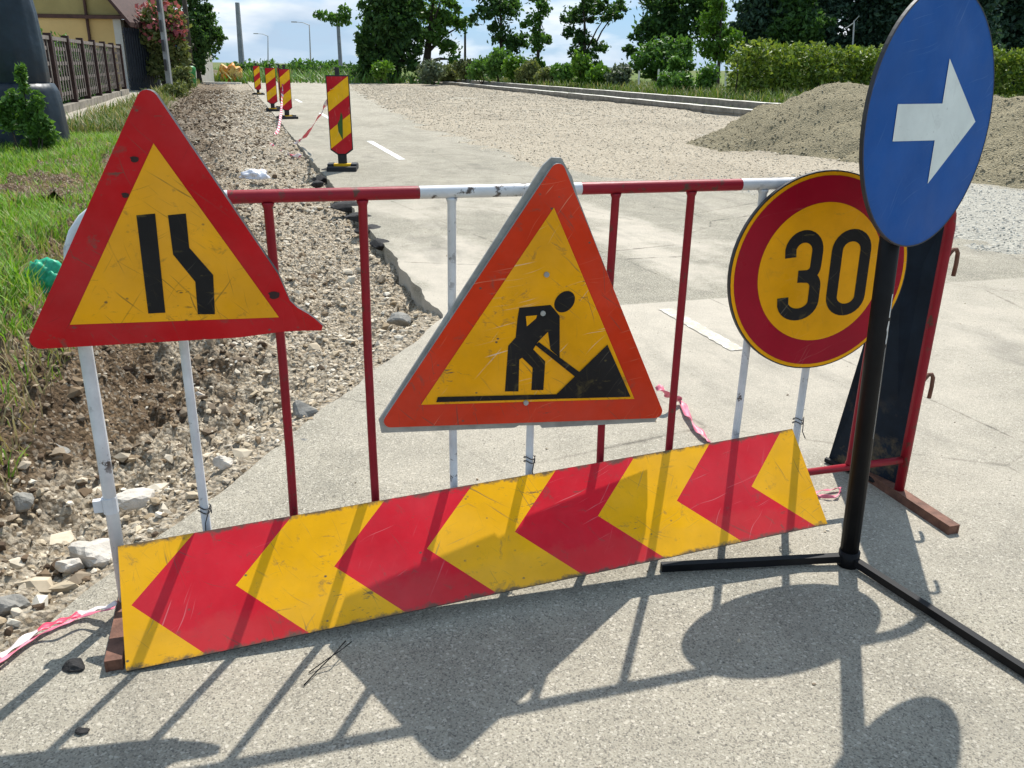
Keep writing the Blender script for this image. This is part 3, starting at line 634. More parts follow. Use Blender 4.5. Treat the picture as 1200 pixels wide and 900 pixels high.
for k in (0, 11):
    mb = MB()
    for sgn, y0, y1 in ((0, -0.27, 0.26),):
        mb.box(bx(k)-0.02, bx(k)+0.02, y0, y1, 0.026, 0.032); mb.box(bx(k)-0.02, bx(k)-0.014, y0, y1, 0.0, 0.0255); mb.box(bx(k)+0.014, bx(k)+0.02, y0, y1, 0.0, 0.0255)
        mb.box(bx(k)-0.0135, bx(k)+0.0135, y1-0.006, y1-0.001, 0.001, 0.0255)
    mb.build('foot', RUST, bar)
for z0 in (0.86, 0.44):
    mb = MB(); mb.tube([(BL+0.012, 0, z0-0.006), (BL+0.020, 0, z0+0.006), (BL+0.030, 0, z0+0.016), (BL+0.042, 0, z0+0.016), (BL+0.050, 0, z0+0.004), (BL+0.052, 0, z0-0.03), (BL+0.050, 0, z0-0.07)], 0.0068, 8)
    mb.build('hook', RUST, bar, smooth=True)
mb = MB(); mb.box(-0.038, -0.0165, -0.008, 0.008, 0.305, 0.338); mb.tube([(0.001, 0, 0.30), (0.001, 0, 0.343)], 0.0190, 12); mb.build('bracket', PIPE_WHITE, bar)

# ------------------------------------------------------------------ signs
def rounded(pts, rad, n=6):
    out = []; N_ = len(pts)
    for i in range(N_):
        p0, p, p1 = Vector(pts[i-1]), Vector(pts[i]), Vector(pts[(i+1) % N_])
        a = (p0-p).normalized(); b = (p1-p).normalized(); half = a.angle(b)/2; dd = rad/math.tan(half); cen = p + (a+b).normalized()*(rad/math.sin(half))
        s0 = p+a*dd; s1 = p+b*dd; v0 = s0-cen; v1 = s1-cen; an = v0.angle_signed(v1) if False else math.atan2(v0.x*v1.y-v0.y*v1.x, v0.dot(v1))
        for k in range(n+1):
            th = an*k/n; c_, s_ = math.cos(th), math.sin(th); out.append((cen.x+v0.x*c_-v0.y*s_, cen.y+v0.x*s_+v0.y*c_))
    return out
def etri(s): return [(-s/2, -s/(2*math.sqrt(3))), (s/2, -s/(2*math.sqrt(3))), (0, s/math.sqrt(3))]
def circle(rad, n=72): return [(rad*math.cos(2*math.pi*k/n), rad*math.sin(2*math.pi*k/n)) for k in range(n)]
def ring(mb, r0, r1, z, m=0, n=72):
    a = circle(r1, n); b = circle(r0, n)
    mb.add([(*p, z) for p in a+b], [(i, (i+1) % n, n+(i+1) % n, n+i) for i in range(n)], m)
def sheet(name, polys, z, mat, parent):
    mb = MB()
    for p in polys: mb.poly(p, z)
    return mb.build(name, mat, parent)
def stroke(center, wd, z, closed=False):
    """flat band of width wd along a centre line"""
    n = len(center); Lp, Rp = [], []
    for i in range(n):
        a = Vector(center[i-1 if (i > 0 or closed) else i]); b = Vector(center[(i+1) % n if (i < n-1 or closed) else i]); t_ = (b-a).normalized(); p = Vector(center[i])
        Lp.append((p.x-t_.y*wd/2, p.y+t_.x*wd/2, z)); Rp.append((p.x+t_.y*wd/2, p.y-t_.x*wd/2, z))
    mm = n if closed else n-1
    return Lp+Rp, [(i, n+i, n+(i+1) % n, (i+1) % n) for i in range(mm)]

# road narrows (left)
M1 = frame_matrix((-0.7963, 1.9456, 0.9548), (0.9808, 0.1951, -0.0006), None, (0.1949, -0.9799, -0.0414))
s1 = thing('road_narrows_sign', 'red bordered triangular road narrows sign with its right corner bent out', 'road sign', M1)
ou = [(a, b+0.006) for a, b in rounded(etri(0.692), 0.022)]
bl_arc = [p for p in ou if p[1] < 0 and p[0] < 0]; ap_arc = [p for p in ou if p[1] > 0]
main = bl_arc + [(0.1365, -0.1850, 0), (0.240, -0.1745, 0), (0.2555, -0.0745, 0), (0.2405, -0.0300, 0)] + ap_arc
flap = [(0.240, -0.1745, 0), (0.2851, -0.1710, 0.008), (0.3341, -0.1664, 0.026), (0.3374, -0.153, 0.030), (0.3197, -0.1360, 0.024), (0.3031, -0.1245, 0.018), (0.2793, -0.1115, 0.009), (0.2629, -0.0950, 0.003), (0.2555, -0.0745, 0)]
mb = MB(); mb.prism(main, -0.022, 0.0, 0, 1, 2); mb.prism(flap, -0.014, 0.0, 0, 1, 2)
pl1 = mb.build('plate', [SIGN_RED, DARK_EDGE, GREY_METAL], s1)
yf1 = sheet('yellow_field', [[(-0.2366, -0.1368), (0.2343, -0.1369), (0.0001, 0.2719)]], 0.0012, SIGN_YELLOW, s1)
sheet('road_edge_symbol', [[(-0.0565, 0.1153), (-0.0617, -0.1159), (-0.0236, -0.1151), (-0.0162, 0.1187)]], 0.0024, BLACK_PAINT, yf1)
sheet('road_edge_symbol', [[(0.0106, 0.1145), (0.0106, 0.0239), (0.0518, -0.0422), (0.0486, -0.1218), (0.0873, -0.1231), (0.0936, -0.0268), (0.0479, 0.0392), (0.0496, 0.1179)]], 0.0024, BLACK_PAINT, yf1)
TARMARK = plain('dark_smudge', (0.035, 0.012, 0.012), 0.7, 0.3, 30)
for (a, b, r_) in ((0.227, -0.081, 0.013), (-0.044, 0.238, 0.009), (-0.074, 0.160, 0.008)):
    sheet('smudge', [[(a+r_*(1+0.3*math.sin(k*2.1))*math.cos(k*.628), b+0.75*r_*math.sin(k*.628)) for k in range(10)]], 0.0018, TARMARK, pl1)
mb = MB(); mb.box(-0.07, -0.04, -0.05, 0.09, -0.064, -0.0225); mb.build('hanger', GREY_METAL, s1)

# men at work (centre)
M2 = frame_matrix((0.0711, 2.2436, 0.6919), (0.9556, 0.2866, -0.068), None, (0.2835, -0.9576, -0.0522))
s2 = thing('roadworks_sign', 'worn orange-red triangular roadworks sign with digging worker, middle of the barrier', 'road sign', M2)
mb = MB(); mb.prism(rounded(etri(0.862), 0.020), -0.013, 0.0, 0, 1, 2); pl2 = mb.build('plate', [SIGN_ORANGE_RED, GREY_METAL, GREY_METAL], s2)
mb = MB(); mb.prism([(-0.428, -0.232), (-0.4190, -0.2711), (-0.0381, -0.2700), (-0.0251, -0.2635), (0.0393, -0.2650), (0.0448, -0.2740), (0.4055, -0.2680), (0.4194, -0.2325), (0.0676, 0.3937), (0.0448, 0.4452), (0.01, 0.490), (-0.016, 0.490), (-0.036, 0.470)], -0.020, -0.0135); mb.build('backing_plate', GREY_METAL, s2)
yf2 = sheet('yellow_field', [etri(0.634)], 0.0012, WORK_YELLOW, s2)
hd = [(0.0612+0.0268*math.cos(a)*1.07-0.010*math.sin(a)*0.5, 0.1127+0.0288*math.sin(a)+0.010*math.cos(a)) for a in np.linspace(0, 2*math.pi, 28, endpoint=False)]
body = [(-0.066, 0.0947), (0.0214, 0.1034), (0.0346, 0.0904), (0.0519, 0.072), (0.067, -0.0499), (0.0367, -0.025), (0.0235, 0.0265), (-0.0026, -0.0031), (-0.0136, -0.0247), (0.0256, -0.0606), (0.0302, -0.1474), (-0.0056, -0.1467), (-0.0092, -0.0795), (-0.0431, -0.049), (-0.0506, -0.0544), (-0.0434, -0.1498), (-0.0829, -0.149), (-0.0865, -0.0135), (-0.0678, 0.0105), (-0.068, 0.0634)]
hole = [(-0.0453, 0.0714), (-0.0395, 0.0424), (-0.0156, 0.0652), (-0.014, 0.0742)]
sheet('worker_symbol', [hd, body[::-1]], 0.0024, BLACK_PAINT, yf2)
sheet('arm_gap', [hole], 0.0031, WORK_YELLOW, yf2)
sheet('shovel_symbol', [[(-0.0097, -0.0112), (0.1199, -0.1077), (0.1322, -0.0943), (0.0001, -0.0031)]], 0.0034, BLACK_PAINT, yf2)
sheet('heap_symbol', [[(0.2051, -0.012), (0.0707, -0.1608), (-0.2721, -0.1603), (-0.2762, -0.1756), (0.0668, -0.1751), (0.3026, -0.1749)]], 0.0038, BLACK_PAINT, yf2)
for (a, b) in ((0.0, 0.188), (0.002, 0.080), (-0.018, -0.185)):
    mb = MB(); mb.tube([(a, b, 0.0005), (a, b, 0.0062)], 0.0075, 10); mb.build('bolt', GREY_METAL, pl2)

# 30 limit (right)
M3 = frame_matrix((0.9058, 2.4887, 0.8397), (0.968, 0.251, -0.0016), None, (0.2509, -0.9674, 0.0336))
s3 = thing('speed_limit_sign', 'round yellow 30 speed limit sign with dark red ring, hung on the barrier', 'road sign', M3)
mb = MB(); mb.prism(circle(0.2955), -0.012, 0.0, 0, 0); mb.build('plate', DARK_EDGE, s3)
mb = MB(); ring(mb, 0.279, 0.2915, 0.0012); mb.build('yellow_rim', DISC_YELLOW, s3)
mb = MB(); ring(mb, 0.2035, 0.2815, 0.0020); mb.build('red_ring', DISC_RED, s3)
yf3 = sheet('yellow_field', [circle(0.206)], 0.0028, DISC_YELLOW, s3)
def arc(cx, cy, rx, ry, a0, a1, n=14): return [(cx+rx*math.cos(R(a0+(a1-a0)*k/n)), cy+ry*math.sin(R(a0+(a1-a0)*k/n))) for k in range(n+1)]
W3 = 0.0365
c3 = [(-0.1065, 0.048)] + arc(-0.0645, 0.0660, 0.0445, 0.0435, 172, 0) + [(-0.0205, 0.030)] + arc(-0.052, 0.020, 0.031, 0.0285, 0, -80, 8) + [(-0.076, -0.0085)]
c3b = [(-0.060, -0.0085)] + arc(-0.050, -0.040, 0.0345, 0.0315, 75, 0, 8) + [(-0.0155, -0.078)] + arc(-0.0665, -0.0820, 0.0510, 0.0405, 0, -165) + [(-0.1175, -0.070)]
c0 = arc(0.0935, 0.064, 0.0480, 0.0445, 180, 0) + arc(0.0935, -0.074, 0.0480, 0.0415, 0, -180)
mb = MB()
for cc, cl, z in ((c3, False, 0.0036), (c3b, False, 0.0040)):
    v_, f_ = stroke(cc, W3, z, cl); mb.add(v_, f_)
mb.build('digit_three', BLACK_PAINT, yf3)
mb = MB(); v_, f_ = stroke(c0, W3, 0.0036, True); mb.add(v_, f_); mb.build('digit_zero', BLACK_PAINT, yf3)

# blue keep-right sign on its own stand
n4 = Vector((0.6236, -0.7813, 0.0247)).normalized(); SC4 = 2.245/2.33
C4 = Vector((0, 0, CAM_H)) + (Vector((1.0834, 2.33, 1.2797))-Vector((0, 0, CAM_H)))*SC4
PB = Vector((1.0235, 2.2400, 0.0))
s4 = thing('mandatory_direction_sign', 'round blue sign with white right arrow on a black steel stand', 'road sign', Matrix.Translation(PB))
M4 = frame_matrix(C4, (0.7816, 0.6238, 0), None, n4); M4L = Matrix.Translation(-PB) @ M4
def part4(mb, name, mat, smooth=False):
    o = mb.build(name, mat, s4, smooth); o.matrix_local = M4L; return o
R4 = 0.3254*SC4
mb = MB(); mb.prism(circle(R4, 96), -0.009, 0.0, 1, 0); ring(mb, R4-0.0035, R4, 0.0008, 0, 96); disc = part4(mb, 'disc', [DARK_EDGE, BLUE_PAINT])
ar = [(-0.1897, 0.0452), (-0.1897, -0.0430), (0.0235, -0.0480), (0.0220, -0.1600), (0.2362, -0.0060), (0.0345, 0.1540), (0.0335, 0.0440)]
mb = MB(); mb.poly([(a*SC4, b*SC4) for a, b in ar], 0.0014); arrow = part4(mb, 'arrow', ARROW_WHITE)
arrow.parent = disc; arrow.matrix_local = Matrix.Identity(4)
ptop = C4 - n4*0.048 + Vector((-0.03, -0.0, 0.20)) - PB
mb = MB(); mb.tube([(0, 0, 0.0), ptop], 0.0265, 16); post = mb.build('post', BLACK_STEEL, s4, True)
PEEL = plain('peeled_primer', (0.62, 0.60, 0.56), 0.8, 0.3, 20); 
mb = MB(); ax = ptop.normalized(); sd_ = Vector((0.64, -0.77, 0)).normalized()
for z0, z1, w0 in ((0.70, 0.765, 0.006), (0.775, 0.84, 0.005), (0.42, 0.69, 0.0012)):
    zs = [z0+(z1-z0)*k/6 for k in range(7)]
    tw = Vector((-sd_.y, sd_.x, 0))
    L_ = [ax*z+sd_*0.0271-tw*w0*(0.4+abs(mnoise.noise(Vector((z*60, 1, 0))))) for z in zs]; R_ = [ax*z+sd_*0.0271+tw*w0*(0.4+abs(mnoise.noise(Vector((z*70, 5, 0))))) for z in zs]
    mb.add(L_+R_, [(i, 7+i, 8+i, i+1) for i in range(6)])
mb.build('paint_chip', PEEL, post)
def leg4(p, q):
    mb = MB(); p, q = Vector(p), Vector(q); dr = (q-p).normalized(); sv = Vector((-dr.y, dr.x, 0))*0.011; zv = Vector((0, 0, 0.011))
    vs_ = []
    for c_ in (p, q): vs_ += [c_-sv-zv, c_+sv-zv, c_+sv+zv, c_-sv+zv]
    mb.add(vs_, [(0,3,2,1),(4,5,6,7),(0,1,5,4),(1,2,6,5),(2,3,7,6),(3,0,4,7)]); mb.build('stand_leg', BLACK_STEEL, s4)
leg4((-0.026, -0.003, 0.026), (-0.572, -0.050, 0.0125)); leg4((0.014, -0.026, 0.024), (0.425, -0.835, 0.0125))
mb = MB(); mb.tube([(0, 0, 0.001), (0, 0, 0.05)], 0.0305, 16); mb.build('socket', BLACK_STEEL, s4, True)
mb = MB(); zc = 0.15
for zc in (-0.12, 0.10):
    mb = MB(); mb.box(-0.09, 0.06, zc-0.014, zc+0.014, -0.030, -0.0095); part4(mb, 'bracket', GREY_METAL)

# chevron board
MC = frame_matrix((-0.0184, 2.093, 0.1716), (0.9529, 0.2985, 0.0531), None, (0.182, -0.7032, 0.6873))
s5 = thing('chevron_board', 'long red and yellow chevron board propped against the foot of the barrier', 'chevron board', MC)
LW, LH = 1.9815/2, 0.3115/2; SK = 0.010
def sk(u, v): return (u, v)
mb = MB(); mb.prism([(-LW, -LH), (LW, -LH), (LW, LH), (-LW, LH)], -0.012, 0.0); mb.build('panel', DARK_EDGE, s5)
tips = [-0.9684+0.2508*k for k in range(8)]; dxs = 0.163
def clipx(poly, x0, x1):
    def cut(p, xc, keep):
        o = []
        for i in range(len(p)):
            a, b = p[i-1], p[i]; ia = keep(a[0]); ib = keep(b[0])
            if ia != ib:
                k = (xc-a[0])/(b[0]-a[0]); o.append((xc, a[1]+(b[1]-a[1])*k))
            if ib: o.append(b)
        return o
    p = cut(poly, x0, lambda v: v >= x0-1e-9); return cut(p, x1, lambda v: v <= x1+1e-9) if p else p
red_b, yel_b = [], []
ts = [-1.6] + tips + [2.0]
for i in range(len(ts)-1):
    a, b = ts[i], ts[i+1]
    for sg in (1, -1):
        q = [(a, 0), (b, 0), (b+dxs, sg*LH), (a+dxs, sg*LH)]
        q = clipx(q, -LW, LW)
        if len(q) >= 3: (yel_b if i % 2 == 0 else red_b).append(q if sg > 0 else q[::-1])
def band(name, mat, qs):
    mb = MB()
    for q in qs: mb.poly(q, 0.001)
    mb.build(name, mat, s5)
for i in range(0, len(yel_b), 2): band('yellow_chevron', CHEV_YELLOW, yel_b[i:i+2])
for i in range(0, len(red_b), 2): band('red_chevron', CHEV_RED, red_b[i:i+2])

for k in (1, 5, 9):
    bp = MBAR @ Vector((bx(k), 0, 0.0)); wp = AT(*((243, 606) if k == 1 else (624, 547) if k == 5 else (934, 501)), bp.y); bp.z = wp.z+0.012
    rg = [bp + Vector((math.cos(a)*0.0165, math.sin(a)*0.0165, 0.006*math.sin(a*2)+0.002*a)) for a in np.linspace(0, 4*math.pi, 30)]
    mb = MB(); mb.tube(rg + [bp + bn*0.03 - Vector((0, 0, 0.014)), bp + bn*0.048 - Vector((0, 0, 0.03))], 0.0016, 6)
    mb.v = [tuple(MC.inverted() @ Vector(p)) for p in mb.v]; mb.build('tie_wire', DARK_EDGE, s5, True)
# dark board leaning behind the right end
m = NT('dark_board'); c = m.mix(m.ramp(m.noise(4, 5, 0.65), (0.35, 0.0), (0.7, 1.0)), (0.006, 0.010, 0.016), (0.014, 0.026, 0.042))
x, y, z = m.sep(); c = m.mix(m.math('MULTIPLY', m.ramp(m.noise(7, 5, 0.7), (0.5, 0.0), (0.62, 1.0)), m.ramp(z, (0.1, 0.7), (0.35, 0.0))), c, (0.15, 0.115, 0.06))
DBOARD = m.done(c, 0.6, 0.12)
p0 = G(970, 541)
d_ = ray(1047, 576); k_ = ((B-bn*0.045-Vector((0, 0, CAM_H))).dot(bn))/d_.dot(bn); p1 = Vector((0, 0, CAM_H))+d_*k_; p1.z = max(p1.z, 0.004)
s6 = thing('sign_board', 'dark navy board leaning behind the right end of the barrier', 'board', Matrix.Translation(p0))
q = [Vector((0, 0, 0)), p1-p0, p1-p0+Vector((0.0, 0.0, 0.97)), Vector((0, 0, 0.90))+bn*0.16]
nv = Vector((-(p1-p0).y, (p1-p0).x, 0)).normalized()*0.016
if nv.dot(bn) > 0: nv = -nv
mb = MB(); mb.add(q + [v_+nv for v_ in q], [(0,1,2,3),(7,6,5,4),(0,4,5,1),(1,5,6,2),(2,6,7,3),(3,7,4,0)])
mb.build('panel', DBOARD, s6)
mb = MB(); e_ = (p1-p0); mb.tube([Vector((0, 0, 0.012))-nv*0.8, e_*0.98+Vector((0, 0, 0.012))-nv*0.8], 0.011, 8); mb.build('bottom_bar', BLACK_STEEL, s6)

# ------------------------------------------------------------------ beacons along the trench
RUBBER = plain('black_rubber', (0.02, 0.02, 0.021), 0.7, 0.4, 20)
BEACON_RED = paint('beacon_red', (0.50, 0.012, 0.02), wear=0.4, seed=31.0); BEACON_YELLOW = paint('beacon_yellow', (0.85, 0.46, 0.008), wear=0.4, seed=33.0)
GREEN_MARK = plain('green_paint', (0.03, 0.09, 0.012), 0.6, 0.3, 20)
def halfplane(p, a, b, c):     # keep a x + b y <= c
    o = []
    for i in range(len(p)):
        s_, e = p[i-1], p[i]; ds = a*s_[0]+b*s_[1]-c; de = a*e[0]+b*e[1]-c
        if (ds <= 0) != (de <= 0):
            k = ds/(ds-de); o.append((s_[0]+(e[0]-s_[0])*k, s_[1]+(e[1]-s_[1])*k))
        if de <= 0: o.append(e)
    return o
def make_beacon(label, M):
    t_ = thing('guide_beacon', label, 'beacon', M, 'striped beacons along the trench edge')
    W_, Z0, Z1 = 0.155, 0.20, 1.25
    outl = [(-W_, Z0+0.07), (-W_*0.35, Z0), (W_*0.35, Z0), (W_, Z0+0.07), (W_, Z1), (-W_, Z1)]
    UP = Matrix.Rotation(math.pi/2, 4, 'X')       # outline y becomes z, front faces -y
    def up(mb): mb.v = [tuple(UP @ Vector(p)) for p in mb.v]; return mb
    mb = MB(); mb.prism(outl, -0.035, 0.0); pn_ = up(mb).build('panel', RUBBER, t_)
    inn = [(x*0.93, Z0+0.02+(z-Z0)*0.965) for x, z in outl]
    rd, yl = [], []
    for k in range(-2, 9):
        lo = Z0-0.049+0.245*k; q = halfplane(inn, 0.75, -1, -lo); q = halfplane(q, -0.75, 1, lo+0.245) if len(q) > 2 else q
        if len(q) > 2: (rd if k % 2 == 0 else yl).append(q)
    for q in rd:
        mb = MB(); mb.poly(q, 0.002); up(mb).build('red_stripe', BEACON_RED, pn_)
    for q in yl:
        mb = MB(); mb.poly(q, 0.002); up(mb).build('yellow_stripe', BEACON_YELLOW, pn_)
    mb = MB(); mb.box(-0.06, 0.06, 0.0, 0.04, 0.06, 0.21); mb.build('stem', RUBBER, t_)
    mb = MB(); mb.box(-0.03, 0.03, 0.0, 0.03, 1.251, 1.35); mb.build('handle', RUBBER, t_)
    mb = MB(); mb.box(-0.20, 0.20, -0.24, -0.12, 0.0, 0.06); mb.box(-0.20, 0.20, 0.12, 0.26, 0.0, 0.06); mb.box(-0.2, -0.12, -0.119, 0.119, 0.0, 0.09); mb.box(0.12, 0.2, -0.119, 0.119, 0.0, 0.09); mb.build('base', RUBBER, t_)
    mb = MB(); mb.box(-0.119, 0.119, -0.06, 0.06, 0.03, 0.085); mb.build('yellow_bar', BEACON_YELLOW, t_)
    return t_
def bm(px, py, yaw, lean=0.0, ly=0.0): return Matrix.Translation(G(px, py)) @ Matrix.Rotation(yaw, 4, 'Z') @ Matrix.Rotation(lean, 4, 'Y') @ Matrix.Rotation(ly, 4, 'X')
b0 = make_beacon('large red and yellow striped beacon nearest the barrier, leaning on its black base', bm(402, 199, R(6), -0.012))
mb = MB(); mb.v = []; mb.add([(-0.03, -0.0045, 0.52), (0.025, -0.0045, 0.40), (0.04, -0.0045, 0.72), (0.02, -0.0045, 0.78), (0.0, -0.0045, 0.68), (-0.035, -0.0045, 0.62)], [(0, 1, 2, 3, 4, 5)])
gm = mb.build('green_smear', GREEN_MARK, b0)
def bcopy(M, label):
    c = b0.copy(); C.objects.link(c); c.matrix_world = M; c['label'] = label
    for ch in list(b0.children):
        if ch is gm: continue
        d = ch.copy(); C.objects.link(d); d.parent = c
        for g_ in list(ch.children):
            e_ = g_.copy(); C.objects.link(e_); e_.parent = d
    return c
bcopy(bm(337, 139, R(38)), 'striped beacon turned half aside, second from the barrier, with its lamp stub')
bcopy(bm(320, 130, R(14)), 'striped beacon facing the road, just left of the half turned one')
bcopy(bm(329.5, 128, R(-62)), 'striped beacon seen nearly edge-on between two others')
bcopy(bm(303, 111, R(40)), 'farthest small striped beacon by the end of the trench')

# ------------------------------------------------------------------ gravel pile
ra_, rb_ = Vector((9.9, 9.7, 0)), Vector((11.6, 2.8, 0))
def pile_z(X, Y):
    px_, py_ = X-ra_.x, Y-ra_.y; dx_, dy_ = rb_.x-ra_.x, rb_.y-ra_.y; k = np.clip((px_*dx_+py_*dy_)/(dx_**2+dy_**2), 0, 1)
    d = np.hypot(px_-k*dx_, py_-k*dy_); n = fnoise(X, Y, 0.9, 51.0); n2 = fnoise(X, Y, 3.5, 53.0)
    top = 1.16 - 0.20*k
    z = top - 0.50*np.sqrt(d*d+0.16) + 0.22
    n3 = fnoise(X, Y, 1.9, 71.0); gul = np.abs(fnoise(X*0.35, Y*1.6, 1.2, 83.0))
    return z + 0.11*n + 0.05*n3*(z < 0.9) + 0.025*n2 - 0.07*gul*(z > 0.15)
V, F = grid(np.arange(6.2, 14.15, 0.07), np.arange(-0.5, 14.5, 0.07), lambda X, Y: pile_z(X, Y))
fz = V[F][:, :, 2].max(1)
gp = thing('gravel_pile', 'long heap of brown gravel behind the blue round sign', 'gravel heap', ROAD)
o = tri_mesh('heap', V, F[fz > 0.0], MOUND, gp, smooth=True)
N = 26000
x = rng.uniform(6.2, 14.1, N); y = rng.uniform(-0.5, 14.5, N); zz = pile_z(x, y); ok = zz > 0.03; x, y, zz = x[ok], y[ok], zz[ok]
s = (0.006+0.014*rng.random(len(x))**2)*(1+1.1*np.exp(-np.maximum(zz, 0)/0.12))
st_ = stones('loose_stones', np.stack([x, y, zz+s*0.2], 1), s, [STONE_MOUND], M=None); st_.parent = gp

# ------------------------------------------------------------------ rocks, lumps, litter
def lump(name, label, cat, pos, size, mat, group=None, seed=0, M=ROAD, rz=0.0):
    bm_ = bmesh.new(); bmesh.ops.create_icosphere(bm_, subdivisions=3, radius=1.0)
    for v in bm_.verts:
        p = v.co.copy(); q = Vector((p.x*1.1+seed*3.7, p.y*1.1-seed, p.z*1.1+seed*1.9))
        f = 1+0.38*mnoise.noise(q)+0.12*mnoise.noise(q*2.7)+0.05*mnoise.noise(q*6)
        # cut flat facets
        for k in range(4):
            dr = Vector((math.sin(seed*5+k*2.1), math.cos(seed*3+k*1.7), math.sin(seed+k*1.1))).normalized()
            h_ = (p*f).dot(dr)
            if h_ > 0.68: f *= 0.68/h_ * 0.96 + 0.04
        v.co = Vector((p.x*f*size[0], p.y*f*size[1], p.z*f*size[2]))
    me = bpy.data.meshes.new(name); bm_.to_mesh(me); bm_.free(); me.materials.append(mat)
    o = bpy.data.objects.new(name, me); C.objects.link(o); o.matrix_world = M @ Matrix.Translation(pos) @ Matrix.Rotation(rz, 4, 'Z')
    return tag(o, label, cat, group)
def lump_px(px, py, wpx, hpx, name, label, cat, mat, group=None, seed=0, z=0.0, sink=0.5):
    p = G(px, py, z); l = ROADI @ p
    if name == 'rock' and l.x < 0.0: z = float(trench_z(np.array([l.x]), np.array([l.y]))[0]); p = G(px, py, z)
    d = (p-Vector((0, 0, CAM_H))).length; sx = wpx/2*d/CAM_F
    return lump(name, label, cat, (p.x, p.y, z+sx*0.25), (sx, sx*0.75, max(hpx/2*d/CAM_F, sx*0.35)), mat, group, seed, Matrix.Identity(4))
RL = 'rocks in the trench'
lump_px(62, 535, 38, 18, 'rock', 'flat grey stone lying on brown soil left of the barrier post', 'stone', ROCK_GREY, RL, 1)
lump_px(10, 715, 34, 26, 'rock', 'grey boulder at the left picture edge beside the tape', 'stone', ROCK_GREY, RL, 2)
lump_px(160, 592, 50, 14, 'rock', 'long pale slab of stone behind the left barrier post', 'stone', ROCK_PALE, RL, 3)
lump_px(112, 655, 52, 28, 'rock', 'pale angular stone left of the chevron board corner', 'stone', ROCK_PALE, RL, 4)
lump_px(82, 667, 26, 22, 'rock', 'round pale stone beside the angular one', 'stone', ROCK_PALE, RL, 5)
lump_px(355, 485, 30, 22, 'rock', 'grey broken stone by the slanting pavement end', 'stone', ROCK_GREY, RL, 6)
lump_px(355, 530, 34, 20, 'rock', 'broad grey stone half sunk at the pavement end', 'stone', ROCK_GREY, RL, 7)
lump_px(235, 468, 16, 14, 'rock', 'small whitish stone right of the second bar', 'stone', ROCK_PALE, RL, 8)
lump_px(470, 378, 30, 16, 'rock', 'pale grey stone close under the pavement edge', 'stone', ROCK_GREY, RL, 9)
lump_px(25, 592, 26, 18, 'rock', 'small brown-grey stone at the left among soil', 'stone', ROCK_GREY, RL, 10)
lump_px(120, 640, 24, 14, 'rock', 'small white stone above the angular one', 'stone', ROCK_PALE, RL, 11)
lump_px(262, 545, 24, 16, 'rock', 'pale stone between second and third bars', 'stone', ROCK_PALE, RL, 12)
lump_px(88, 782, 23, 13, 'tarmac_chunk', 'black tarmac crumb lying on the pavement left of the board', 'tarmac lump', TAR, None, 13)
lump_px(97, 858, 14, 6, 'tarmac_chunk', 'tiny black tarmac crumb in the shadow at lower left', 'tarmac lump', TAR, None, 14)
for i, (px, py, wp) in enumerate(((380, 208, 16), (376, 214, 12), (412, 240, 26), (428, 252, 24), (441, 266, 22), (404, 228, 18), (452, 283, 14), (387, 199, 14))):
    l = ROADI @ G(px, py); lump('tarmac_chunk', 'black broken tarmac lump at the trench edge', 'tarmac lump', (l.x-0.05, l.y, -0.02), (0.012*wp*0.55, 0.012*wp*0.45, 0.05), TAR, 'broken tarmac along the trench edge', 20+i)

PINK_TAPE = plain('faded_pink_tape', (0.72, 0.18, 0.25), 0.45, 0.4, 12)
def cloth_strip(name, label, cat, pts, wd, mat, group=None, n=60, twist=2.0, M=None):
    """a slack plastic ribbon along a path, twisting as it goes"""
    P = [Vector(p) for p in pts]; out = []
    for i in range(n+1):
        k = i/n*(len(P)-1); j = min(int(k), len(P)-2); f = k-j
        p0, p1, p2, p3 = P[max(j-1, 0)], P[j], P[j+1], P[min(j+2, len(P)-1)]
        c_ = 0.5*((2*p1)+(p2-p0)*f+(2*p0-5*p1+4*p2-p3)*f*f+(3*p1-p0-3*p2+p3)*f**3); out.append(c_)
    vs_, fs_ = [], []
    for i, p in enumerate(out):
        t_ = (out[min(i+1, n)]-out[max(i-1, 0)]).normalized(); side = t_.cross(Vector((0, 0, 1))).normalized(); upv = side.cross(t_)
        a = twist*mnoise.noise(Vector((i*0.13, pts[0][0], 2)))*2; dv_ = side*math.cos(a)+upv*math.sin(a)
        for sgn in (-1, -0.3, 0.3, 1): vs_.append(p+dv_*wd/2*sgn + upv*0.15*wd*math.sin(sgn*2+i*.7))
        if i < n:
            for q in range(3): fs_.append((i*4+q, i*4+q+1, i*4+q+5, i*4+q+4))
    mb = MB(); mb.add(vs_, fs_); o = mb.build(name, mat, None, True); 
    me = o.data; md = o.modifiers.new('thin', 'SOLIDIFY'); md.thickness = 0.0008
    return tag(o, label, cat, group)
m = NT('warning_tape'); gx = m.n('ShaderNodeNewGeometry')
wv = m.n('ShaderNodeTexWave'); wv.wave_type = 'BANDS'; wv.bands_direction = 'DIAGONAL'; wv.inputs['Scale'].default_value = 2.2; wv.inputs['Distortion'].default_value = 0.6; m.l(m.vec, wv.inputs['Vector'])
TAPE = m.done(m.mix(m.ramp(wv.outputs['Fac'], (0.46, 0.0), (0.54, 1.0)), (0.72, 0.62, 0.60), (0.62, 0.05, 0.10)), 0.4, 0.4)
cloth_strip('warning_tape', 'red and white tape lying along the pavement edge at lower left', 'tape', [G(-30, 800, .01), G(0, 770, .015), G(45, 738, .02), G(75, 726, .015), G(105, 716, .02), G(135, 708, .05)], 0.022, TAPE, n=70, twist=0.25)
